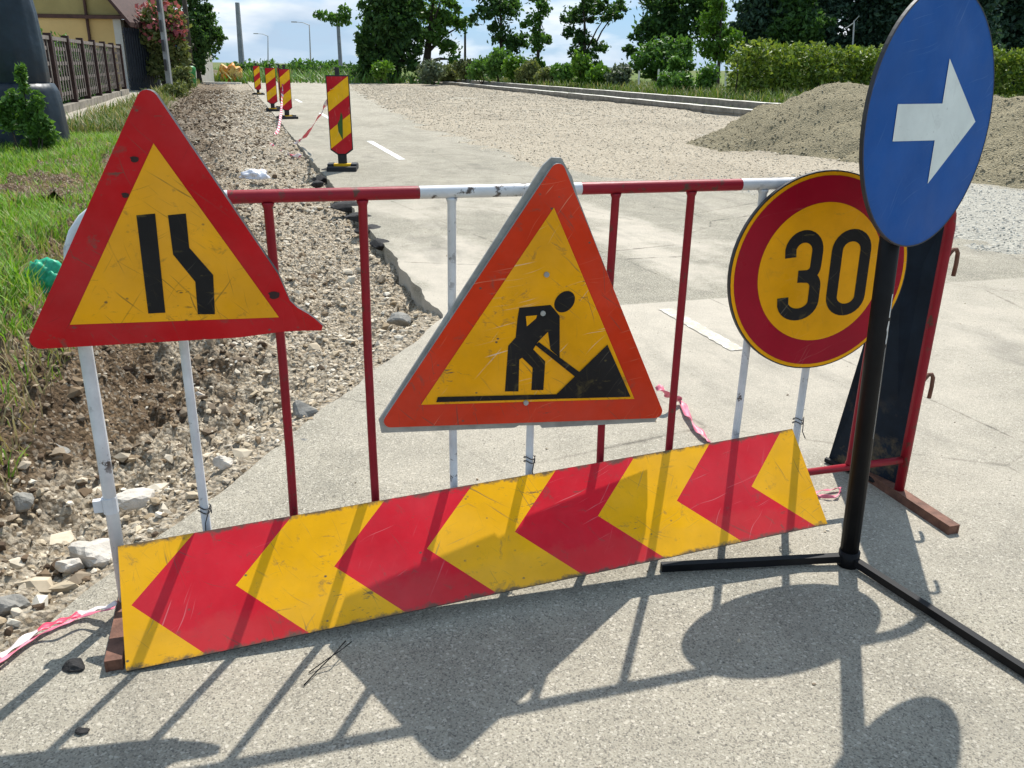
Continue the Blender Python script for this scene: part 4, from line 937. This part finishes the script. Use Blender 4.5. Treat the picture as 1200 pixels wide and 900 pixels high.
cloth_strip('warning_tape', 'second narrower red strand of tape beside the first along the pavement edge', 'tape', [G(-30, 790, .03), G(0, 775, .02), G(40, 747, .015), G(70, 733, .03), G(100, 721, .03), G(134, 712, .06)], 0.010, PINK_TAPE, n=60, twist=0.25)
cloth_strip('warning_tape', 'crumpled pink tape end beside the right corner of the roadworks sign', 'tape', [G(770, 452, .10), G(782, 462, .08), G(798, 470, .02), G(806, 486, .02), G(818, 503, .02), G(832, 518, .01)], 0.03, PINK_TAPE, n=50, twist=0.9)
cloth_strip('warning_tape', 'pink tape end on the ground right of the chevron board', 'tape', [G(948, 588, .01), G(958, 576, .02), G(972, 574, .012), G(985, 572, .015), G(978, 582, .012), G(955, 580, .01)], 0.012, PINK_TAPE, n=40, twist=1.5)
tp = [AT(389, 104, 12.2), AT(378, 130, 14.5), AT(365, 152, 16.0), AT(352, 163, 17.5)]; tp[-1] = G(345, 168, 0.03); tp[-2] = G(357, 160, 0.18)
cloth_strip('warning_tape', 'slack red and white tape hanging from the large beacon to the trench', 'tape', tp, 0.06, TAPE, n=60)
tp = [G(334, 139)+Vector((0, 0, 0.9)), G(332, 141)+Vector((0, 0, 0.45)), G(326, 152, 0.05), G(315, 165, -0.08), G(330, 178, -0.1), G(352, 183, -0.02)]
cloth_strip('warning_tape', 'pale tape trailing from the half turned beacon into the trench', 'tape', tp, 0.06, TAPE, n=60)
CLOTH = plain('white_plastic', (0.66, 0.66, 0.70), 0.5, 0.25, 8); NET = plain('green_plastic', (0.02, 0.36, 0.20), 0.45, 0.4, 40)
def crumple(name, label, cat, pos, size, mat, seed):
    bm_ = bmesh.new(); bmesh.ops.create_icosphere(bm_, subdivisions=4, radius=1.0)
    for v in bm_.verts:
        p = v.co.copy(); q = p*1.6+Vector((seed, seed*2, 0)); f = 1+0.55*mnoise.noise(q)+0.35*abs(mnoise.noise(q*2.6))+0.16*abs(mnoise.noise(q*6))-0.2
        v.co = Vector((p.x*f*size[0], p.y*f*size[1], max(p.z, -0.3)*f*size[2]))
    me = bpy.data.meshes.new(name); bm_.to_mesh(me); bm_.free(); me.materials.append(mat); me.polygons.foreach_set('use_smooth', [True]*len(me.polygons)); o = bpy.data.objects.new(name, me); C.objects.link(o); o.location = pos
    return tag(o, label, cat)
crumple('plastic_bag', 'crumpled white plastic scrap lying in the gravel trench', 'plastic scrap', G(300, 212, -0.08)+Vector((0, 0, 0.06)), (0.19, 0.12, 0.09), CLOTH, 3.0)
gp_ = G(60, 352, 0.10); crumple('green_net', 'green plastic net bundle on the bank beside the left sign', 'plastic net', gp_+Vector((-0.02, 0, 0.10)), (0.11, 0.07, 0.13), NET, 8.0)
mb = MB(); mb.tube([G(405, 751, 0.03), G(390, 768, 0.03), G(372, 786, 0.006), G(356, 803, 0.004)], 0.0016, 6); mb.tube([G(412, 752, 0.03), G(398, 763, 0.028), G(384, 772, 0.015), G(362, 788, 0.004)], 0.0014, 6)
tag(mb.build('wire', BLACK_STEEL, None, True), 'thin black twisted wire hanging under the chevron board', 'wire')

# ------------------------------------------------------------------ left side: fence, house, poles, plants
WOOD = plain('dark_wood', (0.045, 0.022, 0.018), 0.7, 0.4, 5, 0.3); LATT = plain('weathered_lath', (0.19, 0.16, 0.14), 0.75, 0.35, 8, 0.3)
FR = -5.35
fe = thing('lattice_fence', 'low fence of dark posts and grey lattice panels before the yellow house', 'fence', ROAD)
tl_ = [18.0+2.55*k for k in range(8)]
mb = MB(); mb.box(FR-0.12, FR+0.12, 17.5, 36.3, -0.05, 0.26); mb.build('plinth', KERB_FACE, fe)
for k, t0 in enumerate(tl_):
    mb = MB(); mb.box(FR-0.09, FR+0.09, t0-0.09, t0+0.09, 0.262, 2.0); mb.build('post', WOOD, fe)
    if k < len(tl_)-1:
        mb = MB(); a, b = t0+0.1, tl_[k+1]-0.1
        mb.box(FR-0.05, FR+0.05, a, b, 1.84, 1.93)
        for z0 in (0.48, 0.86, 1.24, 1.60): mb.box(FR-0.02, FR+0.0, a, b, z0, z0+0.09)
        q = a+0.12
        while q < b-0.05: mb.box(FR+0.003, FR+0.023, q, q+0.08, 0.36, 1.835); q += 0.40
        mb.build('lattice_panel', LATT, fe)
dh = thing('hedge', 'dark shrubs showing through the lattice of the fence', 'hedge', ROAD)
bl = [(FR-0.75+random.uniform(-.15, .15), t_, z_, 0.45, 0.8, 0.45) for t_ in np.arange(17.5, 36.5, 0.8) for z_ in (0.4, 1.0, 1.45)]
V, F = leaf_cloud(blob_points(bl, 9000, 0.3), 0.10); tri_mesh('foliage', V, F, LEAF_DARK, dh)
for b in bl[1::9]:
    mb = MB(); mb.tube([(b[0], b[1], -0.1), (b[0]+.04, b[1], 0.6), (b[0], b[1]+.05, 1.3)], [.03, .02, .01], 5); mb.build('stem', BARK, dh, True)
YEL = plain('yellow_render', (0.62, 0.42, 0.17), 0.9, 0.1, 1.0, 0.15); TAN = plain('olive_gable', (0.34, 0.27, 0.11), 0.9, 0.15, 1.5, 0.15); BROWN = plain('brown_beam', (0.07, 0.03, 0.02), 0.7, 0.3, 4); WHT = plain('white_render', (0.55, 0.52, 0.45), 0.9, 0.12, 2)
ROOF = plain('roof_tile', (0.06, 0.028, 0.022), 0.8, 0.4, 6)
HY = 42.0
hp = AT(146, 60, HY); hl = AT(40, 40, HY)
ho = thing('house', 'yellow rendered house with brown beams and overhanging roof', 'house', Matrix.Translation((hp.x, hp.y, -0.2)))
zb = AT(120, 22, HY).z+0.2; wl = hl.x-hp.x-2.0
HD = 3.4
mb = MB(); mb.box(wl, -0.36, 0.0, HD, 0, zb); mb.build('wall', YEL, ho)
mb = MB(); mb.box(-0.35, 0.0, -0.02, 0.35, 0, zb-0.003); mb.build('corner_pillar', WHT, ho)
mb = MB(); mb.box(-0.30, -0.04, 0.352, HD, 0, zb-0.003); mb.build('side_wall', BROWN, ho)
mb = MB(); mb.box(wl, 0.0, -0.08, 0.1, zb+0.003, zb+0.16); mb.build('beam', BROWN, ho)
rise = 4.4; xm = wl*0.55
mb = MB(); mb.add([(wl, 0.0, zb+0.17), (0, 0.0, zb+0.17), (xm, 0, zb+0.17+rise), (wl, HD, zb+.17), (0, HD, zb+.17), (xm, HD, zb+.17+rise)], [(0, 1, 2), (5, 4, 3), (1, 4, 5, 2), (0, 2, 5, 3)]); mb.build('gable', TAN, ho)
mb = MB()
for (xa, za), (xb, zb_) in ((((0.75), zb-0.35), (xm, zb+rise+0.32)), ((xm, zb+rise+0.32), (wl-0.75, zb-0.35))):
    mb.add([(xa, -0.8, za), (xb, -0.8, zb_), (xb, HD+.4, zb_), (xa, HD+.4, za), (xa, -0.8, za+0.2), (xb, -0.8, zb_+0.2), (xb, HD+.4, zb_+0.2), (xa, HD+.4, za+0.2)], [(0,3,2,1),(4,5,6,7),(0,1,5,4),(1,2,6,5),(2,3,7,6),(3,0,4,7)])
mb.build('roof', ROOF, ho)
mb = MB(); pp_ = AT(102, 30, HY-0.2); mb.tube([(pp_.x-hp.x, -0.12, 0.2), (pp_.x-hp.x, -0.12, zb+1.8)], 0.07, 8); mb.build('downpipe', BROWN, ho)
mb = MB(); mb.box(-1.9, 0.55, -0.5, -0.38, zb-0.02, zb+0.12); mb.build('eave_beam', BROWN, ho)

IRON = plain('dark_iron', (0.012, 0.016, 0.024), 0.5, 0.3, 6)
g0, g1 = AT(152, 90, 41.0), AT(186, 90, 43.6)
gt = thing('iron_fence', 'dark slatted metal fence right of the yellow house', 'fence', Matrix.Translation((g0.x, g0.y, 0)))
dv = (g1-g0); dv.z = 0; nn_ = dv.length; dv.normalize(); Mg = Matrix.Rotation(math.atan2(dv.y, dv.x), 4, 'Z')
mb = MB(); q = 0.0
while q < nn_: mb.box(q, q+0.16, -0.015, 0.015, 0.1, 2.75, M=Mg); q += 0.21
mb.build('slat_panel', IRON, gt)
for z0 in (0.5, 2.5):
    mb = MB(); mb.box(0, nn_, 0.018, 0.07, z0, z0+0.12, M=Mg); mb.build('rail', IRON, gt)

# large dark object at the left picture edge
m = NT('dark_sheeting'); c = m.mix(m.ramp(m.noise(1.6, 5, 0.6), (0.35, 0.0), (0.7, 1.0)), (0.007, 0.013, 0.019), (0.020, 0.036, 0.050)); m.bump(m.noise(2.2, 3), 0.3, 0.1); TANKM = m.done(c, 0.4, 0.3)
tk = AT(18, 100, 13.0); tz = 0.0
tkt = thing('storage_tank', 'large smooth dark blue-grey rounded tank at the left edge before the fence', 'tank', Matrix.Translation((tk.x, tk.y, 0)))
def lathe(prof, n=40, rib=0.0, k=14):
    vs_, fs_ = [], []
    for r_, z_ in prof:
        for i in range(n): a = 2*math.pi*i/n; rr_ = r_*(1+rib*math.cos(k*a)); vs_.append((rr_*math.cos(a), rr_*math.sin(a), z_))
    for j in range(len(prof)-1):
        for i in range(n): fs_.append((j*n+i, j*n+(i+1) % n, (j+1)*n+(i+1) % n, (j+1)*n+i))
    fs_.append(tuple((len(prof)-1)*n+i for i in range(n))); return vs_, fs_
mb = MB(); mb.add(*lathe([(0.60, 0.0), (0.60, 0.25), (0.575, 0.7), (0.55, 0.95), (0.50, 1.06)], 56, 0.012)); mb.build('lower_drum', TANKM, tkt, True)
mb = MB(); mb.add(*lathe([(0.43, 1.02), (0.455, 1.12), (0.45, 1.5), (0.42, 2.0), (0.36, 2.45), (0.2, 2.7)], 56, 0.015)); mb.build('upper_drum', TANKM, tkt, True)

def pole(name, label, px, pyb, pyt, Y, w0, w1, mat, cat='pole', pxt=None, group=None, square=True, extra=None):
    b = AT(px, pyb, Y); tp_ = AT(pxt if pxt is not None else px, pyt, Y); tp_.y = b.y
    t_ = thing(name, label, cat, Matrix.Translation((b.x, b.y, -0.5)), group)
    zt = tp_.z+0.5; mb = MB(); dx_ = tp_.x-b.x
    mb.tube([(0, 0, 0), (dx_*.5, 0, zt*.5), (dx_, 0, zt)], [w0, (w0+w1)/2, w1], 4 if square else 10); mb.build('shaft', mat, t_, not square)
    if extra: extra(t_, dx_, zt)
    return t_
def holes(t_, dx_, zt):
    z0 = 1.5
    while z0 < zt-0.6:
        mb = MB(); mb.box(dx_*z0/zt-0.055, dx_*z0/zt+0.055, -0.225, -0.19, z0, z0+0.45); mb.build('slot', DARK_EDGE, t_); z0 += 0.75
pole('utility_pole', 'light grey slotted concrete pole leaning slightly beside the olive bushes', 199, 100, -40, 38, 0.15, 0.11, plain('pale_concrete', (0.26, 0.265, 0.26), 0.85, 0.25, 3), pxt=182, extra=holes)
pole('utility_pole', 'dark wooden pole behind the pink oleander', 224, 84, -30, 57, 0.18, 0.14, BARK, pxt=213, square=False)
pole('utility_pole', 'tall square grey concrete pole standing alone against the sky', 284, 86, 3, 92, 0.36, 0.24, CONCRETE_DARK, pxt=278)
def vine(t_, dx_, zt):
    bl = [(dx_-0.9, 0, zt+0.55, 1.0, 0.5, 0.45), (dx_+0.7, 0, zt+0.9, 0.7, 0.5, 0.8), (dx_, 0, zt+0.2, 0.8, 0.5, 0.5), (dx_-1.9, 0, zt+0.8, 0.5, 0.3, 0.25), (dx_+0.9, 0, zt+0.3, 0.5, 0.4, 0.4)]
    V, F = leaf_cloud(blob_points(bl, 420), 0.26); tri_mesh('climbing_plant', V, F, LEAF_MID, t_)
pole('utility_pole', 'grey concrete pole topped by leafy climbing plant', 400, 86, 27, 92, 0.27, 0.2, CONCRETE_DARK, pxt=396, extra=vine)
def arm(t_, dx_, zt):
    mb = MB(); mb.tube([(dx_, 0, zt-0.05), (dx_-0.8, 0, zt+0.25), (dx_-1.6, 0, zt+0.3)], [0.05, 0.04, 0.035], 6); mb.build('arm', GREY_METAL, t_)
    mb = MB(); mb.box(dx_-2.3, dx_-1.6, -0.15, 0.15, zt+0.24, zt+0.36); mb.build('lamp_head', GREY_METAL, t_)
pole('street_lamp', 'thin grey street lamp with its arm pointing left, far down the road', 364.5, 88, 29, 120, 0.11, 0.07, GREY_METAL, 'street lamp', square=False, extra=arm, pxt=362.5)
pole('street_lamp', 'distant short grey lamp post between beacon and tall concrete pole', 314, 86, 42, 150, 0.11, 0.07, GREY_METAL, 'street lamp', square=False, extra=arm)
pole('utility_pole', 'slim dark pole among the sparse trees', 545, 96, 24, 75, 0.11, 0.08, BARK, square=False)
def ant(t_, dx_, zt):
    mb = MB(); mb.tube([(dx_, 0, zt-0.1), (dx_-0.35, 0, zt-0.35)], 0.025, 5); mb.tube([(dx_, 0, zt-0.05), (dx_+0.2, 0, zt+0.2)], 0.02, 5); mb.build('arm', GREY_METAL, t_)
pole('street_lamp', 'thin pale lamp post standing in front of the dark conifers', 1001, 90, 24, 43, 0.04, 0.03, GREY_METAL, 'street lamp', square=False, extra=ant)
for k, (px, pb, pt) in enumerate(((749, 102, 83), (772, 104, 81), (823, 108, 79), (851, 110, 78))):
    pole('fence_post', 'pale concrete fence post in the weeds before the green trees', px, pb, pt, 46, 0.07, 0.06, CONCRETE, 'post', group='fence posts on the far verge')
SIGN_BLUE2 = plain('small_sign_blue', (0.02, 0.12, 0.36), 0.4, 0.2, 5); SIGN_WHITE2 = plain('small_sign_white', (0.75, 0.75, 0.75), 0.5, 0.1, 5)
p = AT(213.5, 95, 52); bs = thing('parking_sign', 'small blue square traffic sign with white mark by the oleander', 'road sign', Matrix.Translation((p.x, p.y, 0)))
zc = AT(213.5, 52, 52).z; mb = MB(); mb.tube([(0, 0, -0.2), (0, 0, zc+0.4)], 0.04, 8); mb.build('post', GREY_METAL, bs, True)
mb = MB(); mb.box(-0.30, 0.30, -0.07, -0.045, zc-0.33, zc+0.33); mb.build('plate', SIGN_BLUE2, bs)
mb = MB(); mb.box(-0.05, 0.02, -0.075, -0.0705, zc-0.22, zc+0.22); mb.box(0.021, 0.15, -0.075, -0.0705, zc+0.02, zc+0.2); mb.build('symbol', SIGN_WHITE2, bs)
p = AT(212, 97, 54); mb = MB(); mb.box(-0.55, 0.25, -0.3, 0.3, -0.3, 2.1); mb.box(-0.65, 0.35, -0.4, 0.4, 2.103, 2.25); tag(mb.build('gate_pillar', plain('red_brick', (0.30, 0.07, 0.05), 0.85, 0.4, 8), None, M=Matrix.Translation((p.x, p.y, 0))), 'red brick gate pillar under the oleander', 'pillar')
p = AT(206, 60, 60); mb = MB(); mb.box(-2.2, 1.0, 0, 4, -0.3, 4.2); ow = thing('outbuilding', 'pale wall of a small building behind the slotted pole', 'building', Matrix.Translation((p.x, p.y, 0))); mb.build('wall', WHT, ow); mb = MB(); mb.box(-2.5, 1.3, -0.3, 4.3, 4.203, 4.4); mb.build('roof', ROOF, ow)
p = AT(223, 88, 50); mb = MB(); mb.add(*lathe([(0.26, -0.1), (0.30, 0.8), (0.32, 1.0), (0.2, 1.1)], 16)); tag(mb.build('waste_bin', plain('green_bin', (0.02, 0.20, 0.04), 0.5, 0.2, 4), None, True, Matrix.Translation((p.x, p.y, 0.05))), 'green plastic bin standing by the dark tree', 'bin')

def px_blob(px, py, rx, ry, Y, base, dy=0.0, rz_=None):
    p = AT(px, py, Y); k = (p-Vector((0, 0, CAM_H))).length/CAM_F*0.97
    return (p.x-base.x, dy, p.z-base.z, rx*k, rx*k if rz_ is None else rz_, ry*k)
def px_tree(name, label, px, Y, blobs_px, n, leaf, mat, trunk=0.2, cat='tree', group=None, limbs=8, base_z=0.1, top=None, shell=0.5):
    b = AT(px, 95, Y); base = Vector((b.x, b.y, base_z))
    bl = [px_blob(x_, y_, rx, ry, Y, base, random.uniform(-1, 1)*rx*Y/CAM_F*0.8) for x_, y_, rx, ry in blobs_px]
    mx_ = max(q[2] for q in bl); tx = top if top is not None else np.mean([q[0] for q in bl[-2:]])
    return tree(name, label, base, mx_, bl, n, leaf, mat, trunk, group, 0.95, cat, (tx, 0), limbs, shell)
# oleander, dark tree, shrubs, ivy
ol = AT(192, 60, 43); olt = thing('oleander_bush', 'big oleander bush covered in pink flowers beside the roof', 'flowering bush', Matrix.Translation((ol.x, ol.y, 0)))
bl = [px_blob(x_, y_, rx, ry, 43, Vector((ol.x, ol.y, 0)), random.uniform(-.5, .5)) for x_, y_, rx, ry in ((170, 27, 13, 13), (186, 22, 16, 16), (203, 26, 15, 14), (195, 40, 18, 12), (212, 38, 9, 10), (176, 44, 12, 12), (200, 55, 18, 13), (178, 62, 14, 13), (205, 72, 14, 12), (188, 78, 16, 12))]
V, F = leaf_cloud(blob_points(bl, 4200), 0.13); tri_mesh('foliage', V, F, LEAF_OLIVE, olt)
bf = [(b[0], b[1]-0.2, b[2]+0.15, b[3]*1.05, b[4]*1.05, b[5]*1.05) for b in bl[:5]]
for b in bf:
    V, F = leaf_cloud(blob_points([b], 95, 0.9), 0.11, aspect=0.9); tri_mesh('flower_cluster', V, F, FLOWER, olt)
mb = MB(); [mb.tube([(b[0]*.2, 0, -.2), (b[0]*.6, 0, b[2]*.6), b[:3]], [.06, .04, .015], 5) for b in bl]; mb.build('stem', BARK, olt, True)
px_tree('broadleaf_tree', 'dense dark green tree at the road side behind the blue parking sign', 234, 60, [(228, 65, 14, 16), (240, 55, 14, 14), (233, 35, 16, 18), (246, 38, 13, 12), (228, 12, 14, 16), (240, 20, 12, 12), (252, 42, 9, 7), (222, -8, 16, 14), (232, 72, 10, 9)], 3600, 0.20, LEAF_DARK, 0.16)
px_tree('broadleaf_tree', 'dark green trees top rising above the roof beside the oleander', 172, 66, [(150, -4, 14, 10), (165, -2, 16, 12), (185, 2, 16, 12), (205, 0, 14, 12), (160, 14, 9, 8)], 1500, 0.22, LEAF_MID, 0.16)
shrub('bush', 'feathery olive green bush left of the slotted pole', G(176, 106), 1.7, 2.1, 2600, 0.07, LEAF_OLIVE)
shrub('bush', 'tall olive weeds right of the slotted pole at the trench side', G(213, 110), 1.2, 1.5, 1500, 0.07, LEAF_OLIVE)
shrub('bush', 'loose yellowish weeds just below the slotted pole', G(206, 118), 1.3, 0.8, 900, 0.06, LEAF_OLIVE)
iv = AT(24, 150, 11.9); iv.z = 0.05; ivt = thing('ivy', 'dark green ivy growing up the front of the tank', 'ivy', Matrix.Translation(iv))
IVY = [(10, 140, 14, 16), (30, 128, 10, 18), (27, 98, 5, 14), (44, 122, 8, 12), (50, 146, 11, 12), (14, 116, 9, 13), (34, 150, 16, 10), (24, 82, 3, 8), (4, 128, 8, 14)]
def iv_blob(px, py, rx, ry):
    p = AT(px, py, 12.0) - iv; return (p.x, p.y, p.z, rx*0.0118, 0.12, ry*0.0118)
bl = [iv_blob(*q) for q in IVY]
V, F = leaf_cloud(blob_points(bl, 3600, 0.3, 5), 0.042); V[:, 2] = np.maximum(V[:, 2], 0.0); tri_mesh('foliage', V, F, LEAF_MID, ivt)
for b in bl[:5]:
    mb = MB(); mb.tube([(b[0]*.4, b[1], -0.08), (b[0]*.8, b[1], b[2]*.5), b[:3]], [.014, .01, .004], 5); mb.build('stem', BARK, ivt, True)
shrub('weed', 'low leafy weed patch at the foot of the tank', Vector((AT(48, 150, 12.3).x, 12.3, 0.05)), 0.6, 0.62, 1200, 0.04, LEAF_MID, cat='weed')
shrub('weed', 'small green weed growing in the pale gravel by the fence', G(112, 152), 0.35, 0.3, 260, 0.03, LEAF_MID, cat='weed')
for i in range(3):
    p = AT(66+14*i, 33+7*i, 24+3*i); shrub('conifer_shrub', 'clipped green thuja showing above the fence top', Vector((p.x-0.4, p.y, 0)), 1.0, p.z+0.15, 900, 0.09, LEAF_BRIGHT if i == 2 else LEAF_MID, group='thujas behind the fence', cat='shrub')

# the trees beyond the road
A_ = [(455, 80, 18, 16), (470, 60, 22, 20), (445, 52, 22, 22), (432, 70, 16, 22), (424, 88, 9, 10), (478, 35, 20, 22), (455, 25, 28, 24), (436, 22, 16, 16), (470, 5, 26, 20), (450, -15, 24, 18), (485, 75, 9, 12), (428, 45, 12, 14)]
px_tree('ivy_clad_tree', 'broad dark ivy-clad tree, the leftmost beyond the road', 462, 72, A_, 6500, 0.30, LEAF_DARK, 0.45)
px_tree('poplar_tree', 'sparse tree with thick leaning trunk right of the ivy-clad one', 497, 74, [(512, 40, 16, 14), (528, 56, 13, 10), (505, 15, 20, 14), (525, 20, 18, 12), (540, 30, 10, 10), (520, -5, 24, 10), (533, 70, 9, 7), (495, 50, 9, 9)], 1900, 0.26, LEAF_MID, 0.42, top=0.9)
px_tree('poplar_tree', 'forked poplar with a long bare limb reaching left', 590, 70, [(588, 40, 14, 14), (600, 55, 10, 12), (578, 10, 18, 14), (598, 10, 14, 14), (572, -8, 22, 10), (607, 45, 10, 9), (585, 66, 9, 9), (560, 20, 10, 8), (612, 50, 8, 7)], 2000, 0.25, LEAF_DARK, 0.24)
px_tree('poplar_tree', 'slender poplar of loose foliage just right of the forked one', 628, 68, [(628, 75, 9, 10), (630, 48, 11, 12), (624, 25, 11, 11), (636, 10, 10, 10), (630, -6, 14, 9), (640, 45, 7, 6)], 1150, 0.23, LEAF_MID, 0.17)
px_tree('poplar_tree', 'airy round poplar standing alone before the bright sky gap', 686, 68, [(682, 45, 14, 12), (690, 65, 11, 10), (670, 20, 14, 12), (690, 10, 18, 12), (712, 15, 14, 12), (675, 62, 10, 8), (705, 55, 10, 6), (725, 8, 12, 8), (690, -8, 26, 9), (700, 76, 7, 6), (665, 38, 8, 6)], 2300, 0.23, LEAF_DARK, 0.2)
px_tree('broadleaf_tree', 'mid green spreading tree at the right side of the sky gap', 765, 58, [(760, 68, 16, 16), (778, 60, 18, 18), (748, 74, 11, 11), (790, 75, 18, 14), (770, 85, 20, 9), (800, 60, 16, 16)], 2600, 0.22, LEAF_MID, 0.2)
px_tree('broadleaf_tree', 'tall dark tree whose crown fills the top behind the mid green one', 790, 66, [(765, 30, 20, 16), (790, 20, 26, 22), (815, 30, 22, 22), (775, 0, 26, 16), (810, -5, 28, 16), (752, 45, 13, 12), (740, 62, 8, 8), (790, 48, 22, 14), (830, 10, 20, 20)], 4200, 0.27, LEAF_DARK, 0.3)
px_tree('broadleaf_tree', 'bright yellow-green young tree glowing before the dark conifers', 842, 50, [(840, 40, 16, 14), (830, 25, 12, 12), (852, 50, 14, 12), (845, 14, 12, 14), (862, 42, 10, 8), (832, 58, 14, 10), (850, 66, 14, 8), (838, -4, 12, 10)], 2600, 0.17, LEAF_BRIGHT, 0.13)
cn = ['dark conifer just right of the bright young tree', 'dark conifer with drooping greyish boughs behind the middle of the hedge', 'dark conifer left of the thin lamp post', 'dark conifer directly behind the thin lamp post', 'dark conifer behind the blue sign', 'dark conifer right of the blue sign above the hedge', 'dark conifer at the right picture edge']
for i, px in enumerate((892, 930, 968, 1010, 1065, 1140, 1195)):
    bl = [(px+random.uniform(-16, 16), y_+random.uniform(-6, 6), random.uniform(16, 26), random.uniform(12, 20)) for y_ in (90, 80, 70, 58, 46, 34, 22, 10, 0, -14, -26) for _ in (0, 1)]
    px_tree('conifer_tree', cn[i], px, 58+random.uniform(-2, 4), bl, 5200, 0.26, LEAF_CONIFER if i != 1 else LEAF_DARK, 0.28)
for i, (px, y0) in enumerate(((1168, 40), (905, 20), (1045, 30))):
    bl = [(px+random.uniform(-22, 22), y0+random.uniform(-40, 50), random.uniform(14, 24), random.uniform(12, 20)) for _ in range(16)]
    px_tree('broadleaf_tree', ['dark broadleaf tree filling the background right of the blue sign', 'dark broadleaf tree filling the background above the hedge start', 'dark broadleaf tree filling the background left of the blue sign'][i], px, 68, bl, 3600, 0.32, LEAF_DARK, 0.3)

# bushes along the far kerb, all different sizes
GB = 'bushes along the far kerb'
for i, (px, pb, wp, hp_) in enumerate(((446, 98, 20, 14), (548, 99, 18, 16), (566, 101, 22, 20), (583, 102, 22, 24), (601, 103, 20, 22), (618, 104, 20, 18), (640, 105, 24, 14), (662, 107, 20, 16), (684, 109, 22, 26), (704, 110, 18, 18), (525, 98, 24, 12))):
    p = G(px, pb, 0.1); k = p.length/CAM_F
    shrub('bush', 'leafy green bush in the uneven row beyond the kerbs', Vector((p.x, p.y, 0.3)), wp*k*1.8, hp_*k*1.6, 1100, 0.15, [LEAF_BRIGHT, LEAF_MID, LEAF_OLIVE][(i*2+i//3) % 3], GB)
p = G(728, 111, .1); shrub('willow_bush', 'grey-green willow bush at the right end of the bush row', Vector((p.x, p.y, 0.1)), 1.9, 1.75, 1900, 0.10, LEAF_WILLOW)
p = G(508, 99, .1); shrub('willow_bush', 'pale grey-green bush beside the thick leaning trunk', Vector((p.x, p.y, 0.1)), 2.6, 2.0, 1200, 0.14, LEAF_WILLOW)
p = G(790, 117, .1); shrub('bush', 'rounded green bush in the verge left of the hedge', Vector((p.x, p.y, 0.1)), 1.9, 1.5, 1700, 0.10, LEAF_MID)
p = G(826, 119, .1); shrub('bush', 'lanky green bush by the fence post before the bright tree', Vector((p.x, p.y, 0.1)), 1.3, 1.7, 1000, 0.10, LEAF_MID)
for i, px in enumerate((280, 305, 322, 350, 372, 388, 410, 430)):
    p = AT(px, 92, 88+5*(i % 3)); shrub('bush', 'low hazy bush on the horizon behind the beacons', Vector((p.x, p.y, -0.4)), 4.5, 1.9+0.5*(i % 2), 500, 0.25, LEAF_MID if i % 2 else LEAF_DARK, 'horizon bushes behind the beacons')

# clipped hedge
h0, h1, h2 = G(862, 123, .1), G(1040, 121, .1), G(1260, 127, .1)
he = thing('hedge', 'long clipped yellow-green hedge running behind the gravel heap', 'hedge', Matrix.Translation((h0.x, h0.y, 0.35)))
bl = []
for i in range(64):
    k = i/63; p = h0.lerp(h1, k*1.9) if k < 0.526 else h1.lerp(h2, (k-0.526)/0.474); p = p-h0
    for z_ in (0.45, 1.05, 1.65): bl.append((p.x+random.uniform(-.2, .2), p.y+random.uniform(-.25, .25), z_+random.uniform(-.16, .22), 0.5, 0.62, random.uniform(.34, .5)))
V, F = leaf_cloud(blob_points(bl, 17000, 0.6), 0.105); V[:, 2] = np.maximum(V[:, 2], 0.0); tri_mesh('foliage', V, F, LEAF_HEDGE, he)
for b in bl[1::9]:
    mb = MB(); mb.tube([(b[0], b[1], -0.1), (b[0]+.05, b[1], 0.7), (b[0], b[1]+.05, 1.5)], [.04, .03, .01], 5); mb.build('stem', BARK, he, True)

# end of the trench: slab and orange bundle
p = G(256, 98); mb = MB(); mb.box(-1.6, 1.5, -0.25, 0.25, -0.1, 0.10, M=Matrix.Rotation(R(4), 4, 'Z')); tag(mb.build('concrete_slab', CONCRETE, None, M=Matrix.Translation((p.x, p.y, 0.0))), 'pale concrete slab laid across the far end of the trench', 'slab')
m = NT('orange_sheet'); k = m.ramp(m.noise(1.8, 3), (0.45, 0.0), (0.55, 1.0)); c = m.mix(k, (0.55, 0.20, 0.02), (0.62, 0.42, 0.12)); c = m.mix(m.ramp(m.noise(3.1, 3), (0.58, 0.0), (0.64, 1.0)), c, (0.18, 0.05, 0.02)); ORANGE = m.done(c, 0.5, 0.3)
p = G(268, 96); crumple('orange_bundle', 'orange and yellow sheeting bundled in a heap at the far trench end', 'sheeting', p+Vector((0.2, 0, 0.35)), (0.85, 0.7, 0.95), ORANGE, 5.0)
p = G(250, 95); lump('spoil_heap', 'low grey heap of spoil left of the orange bundle', 'spoil heap', (p.x, p.y, 0.1), (1.5, 0.9, 0.8), MOUND, None, 9, Matrix.Identity(4))
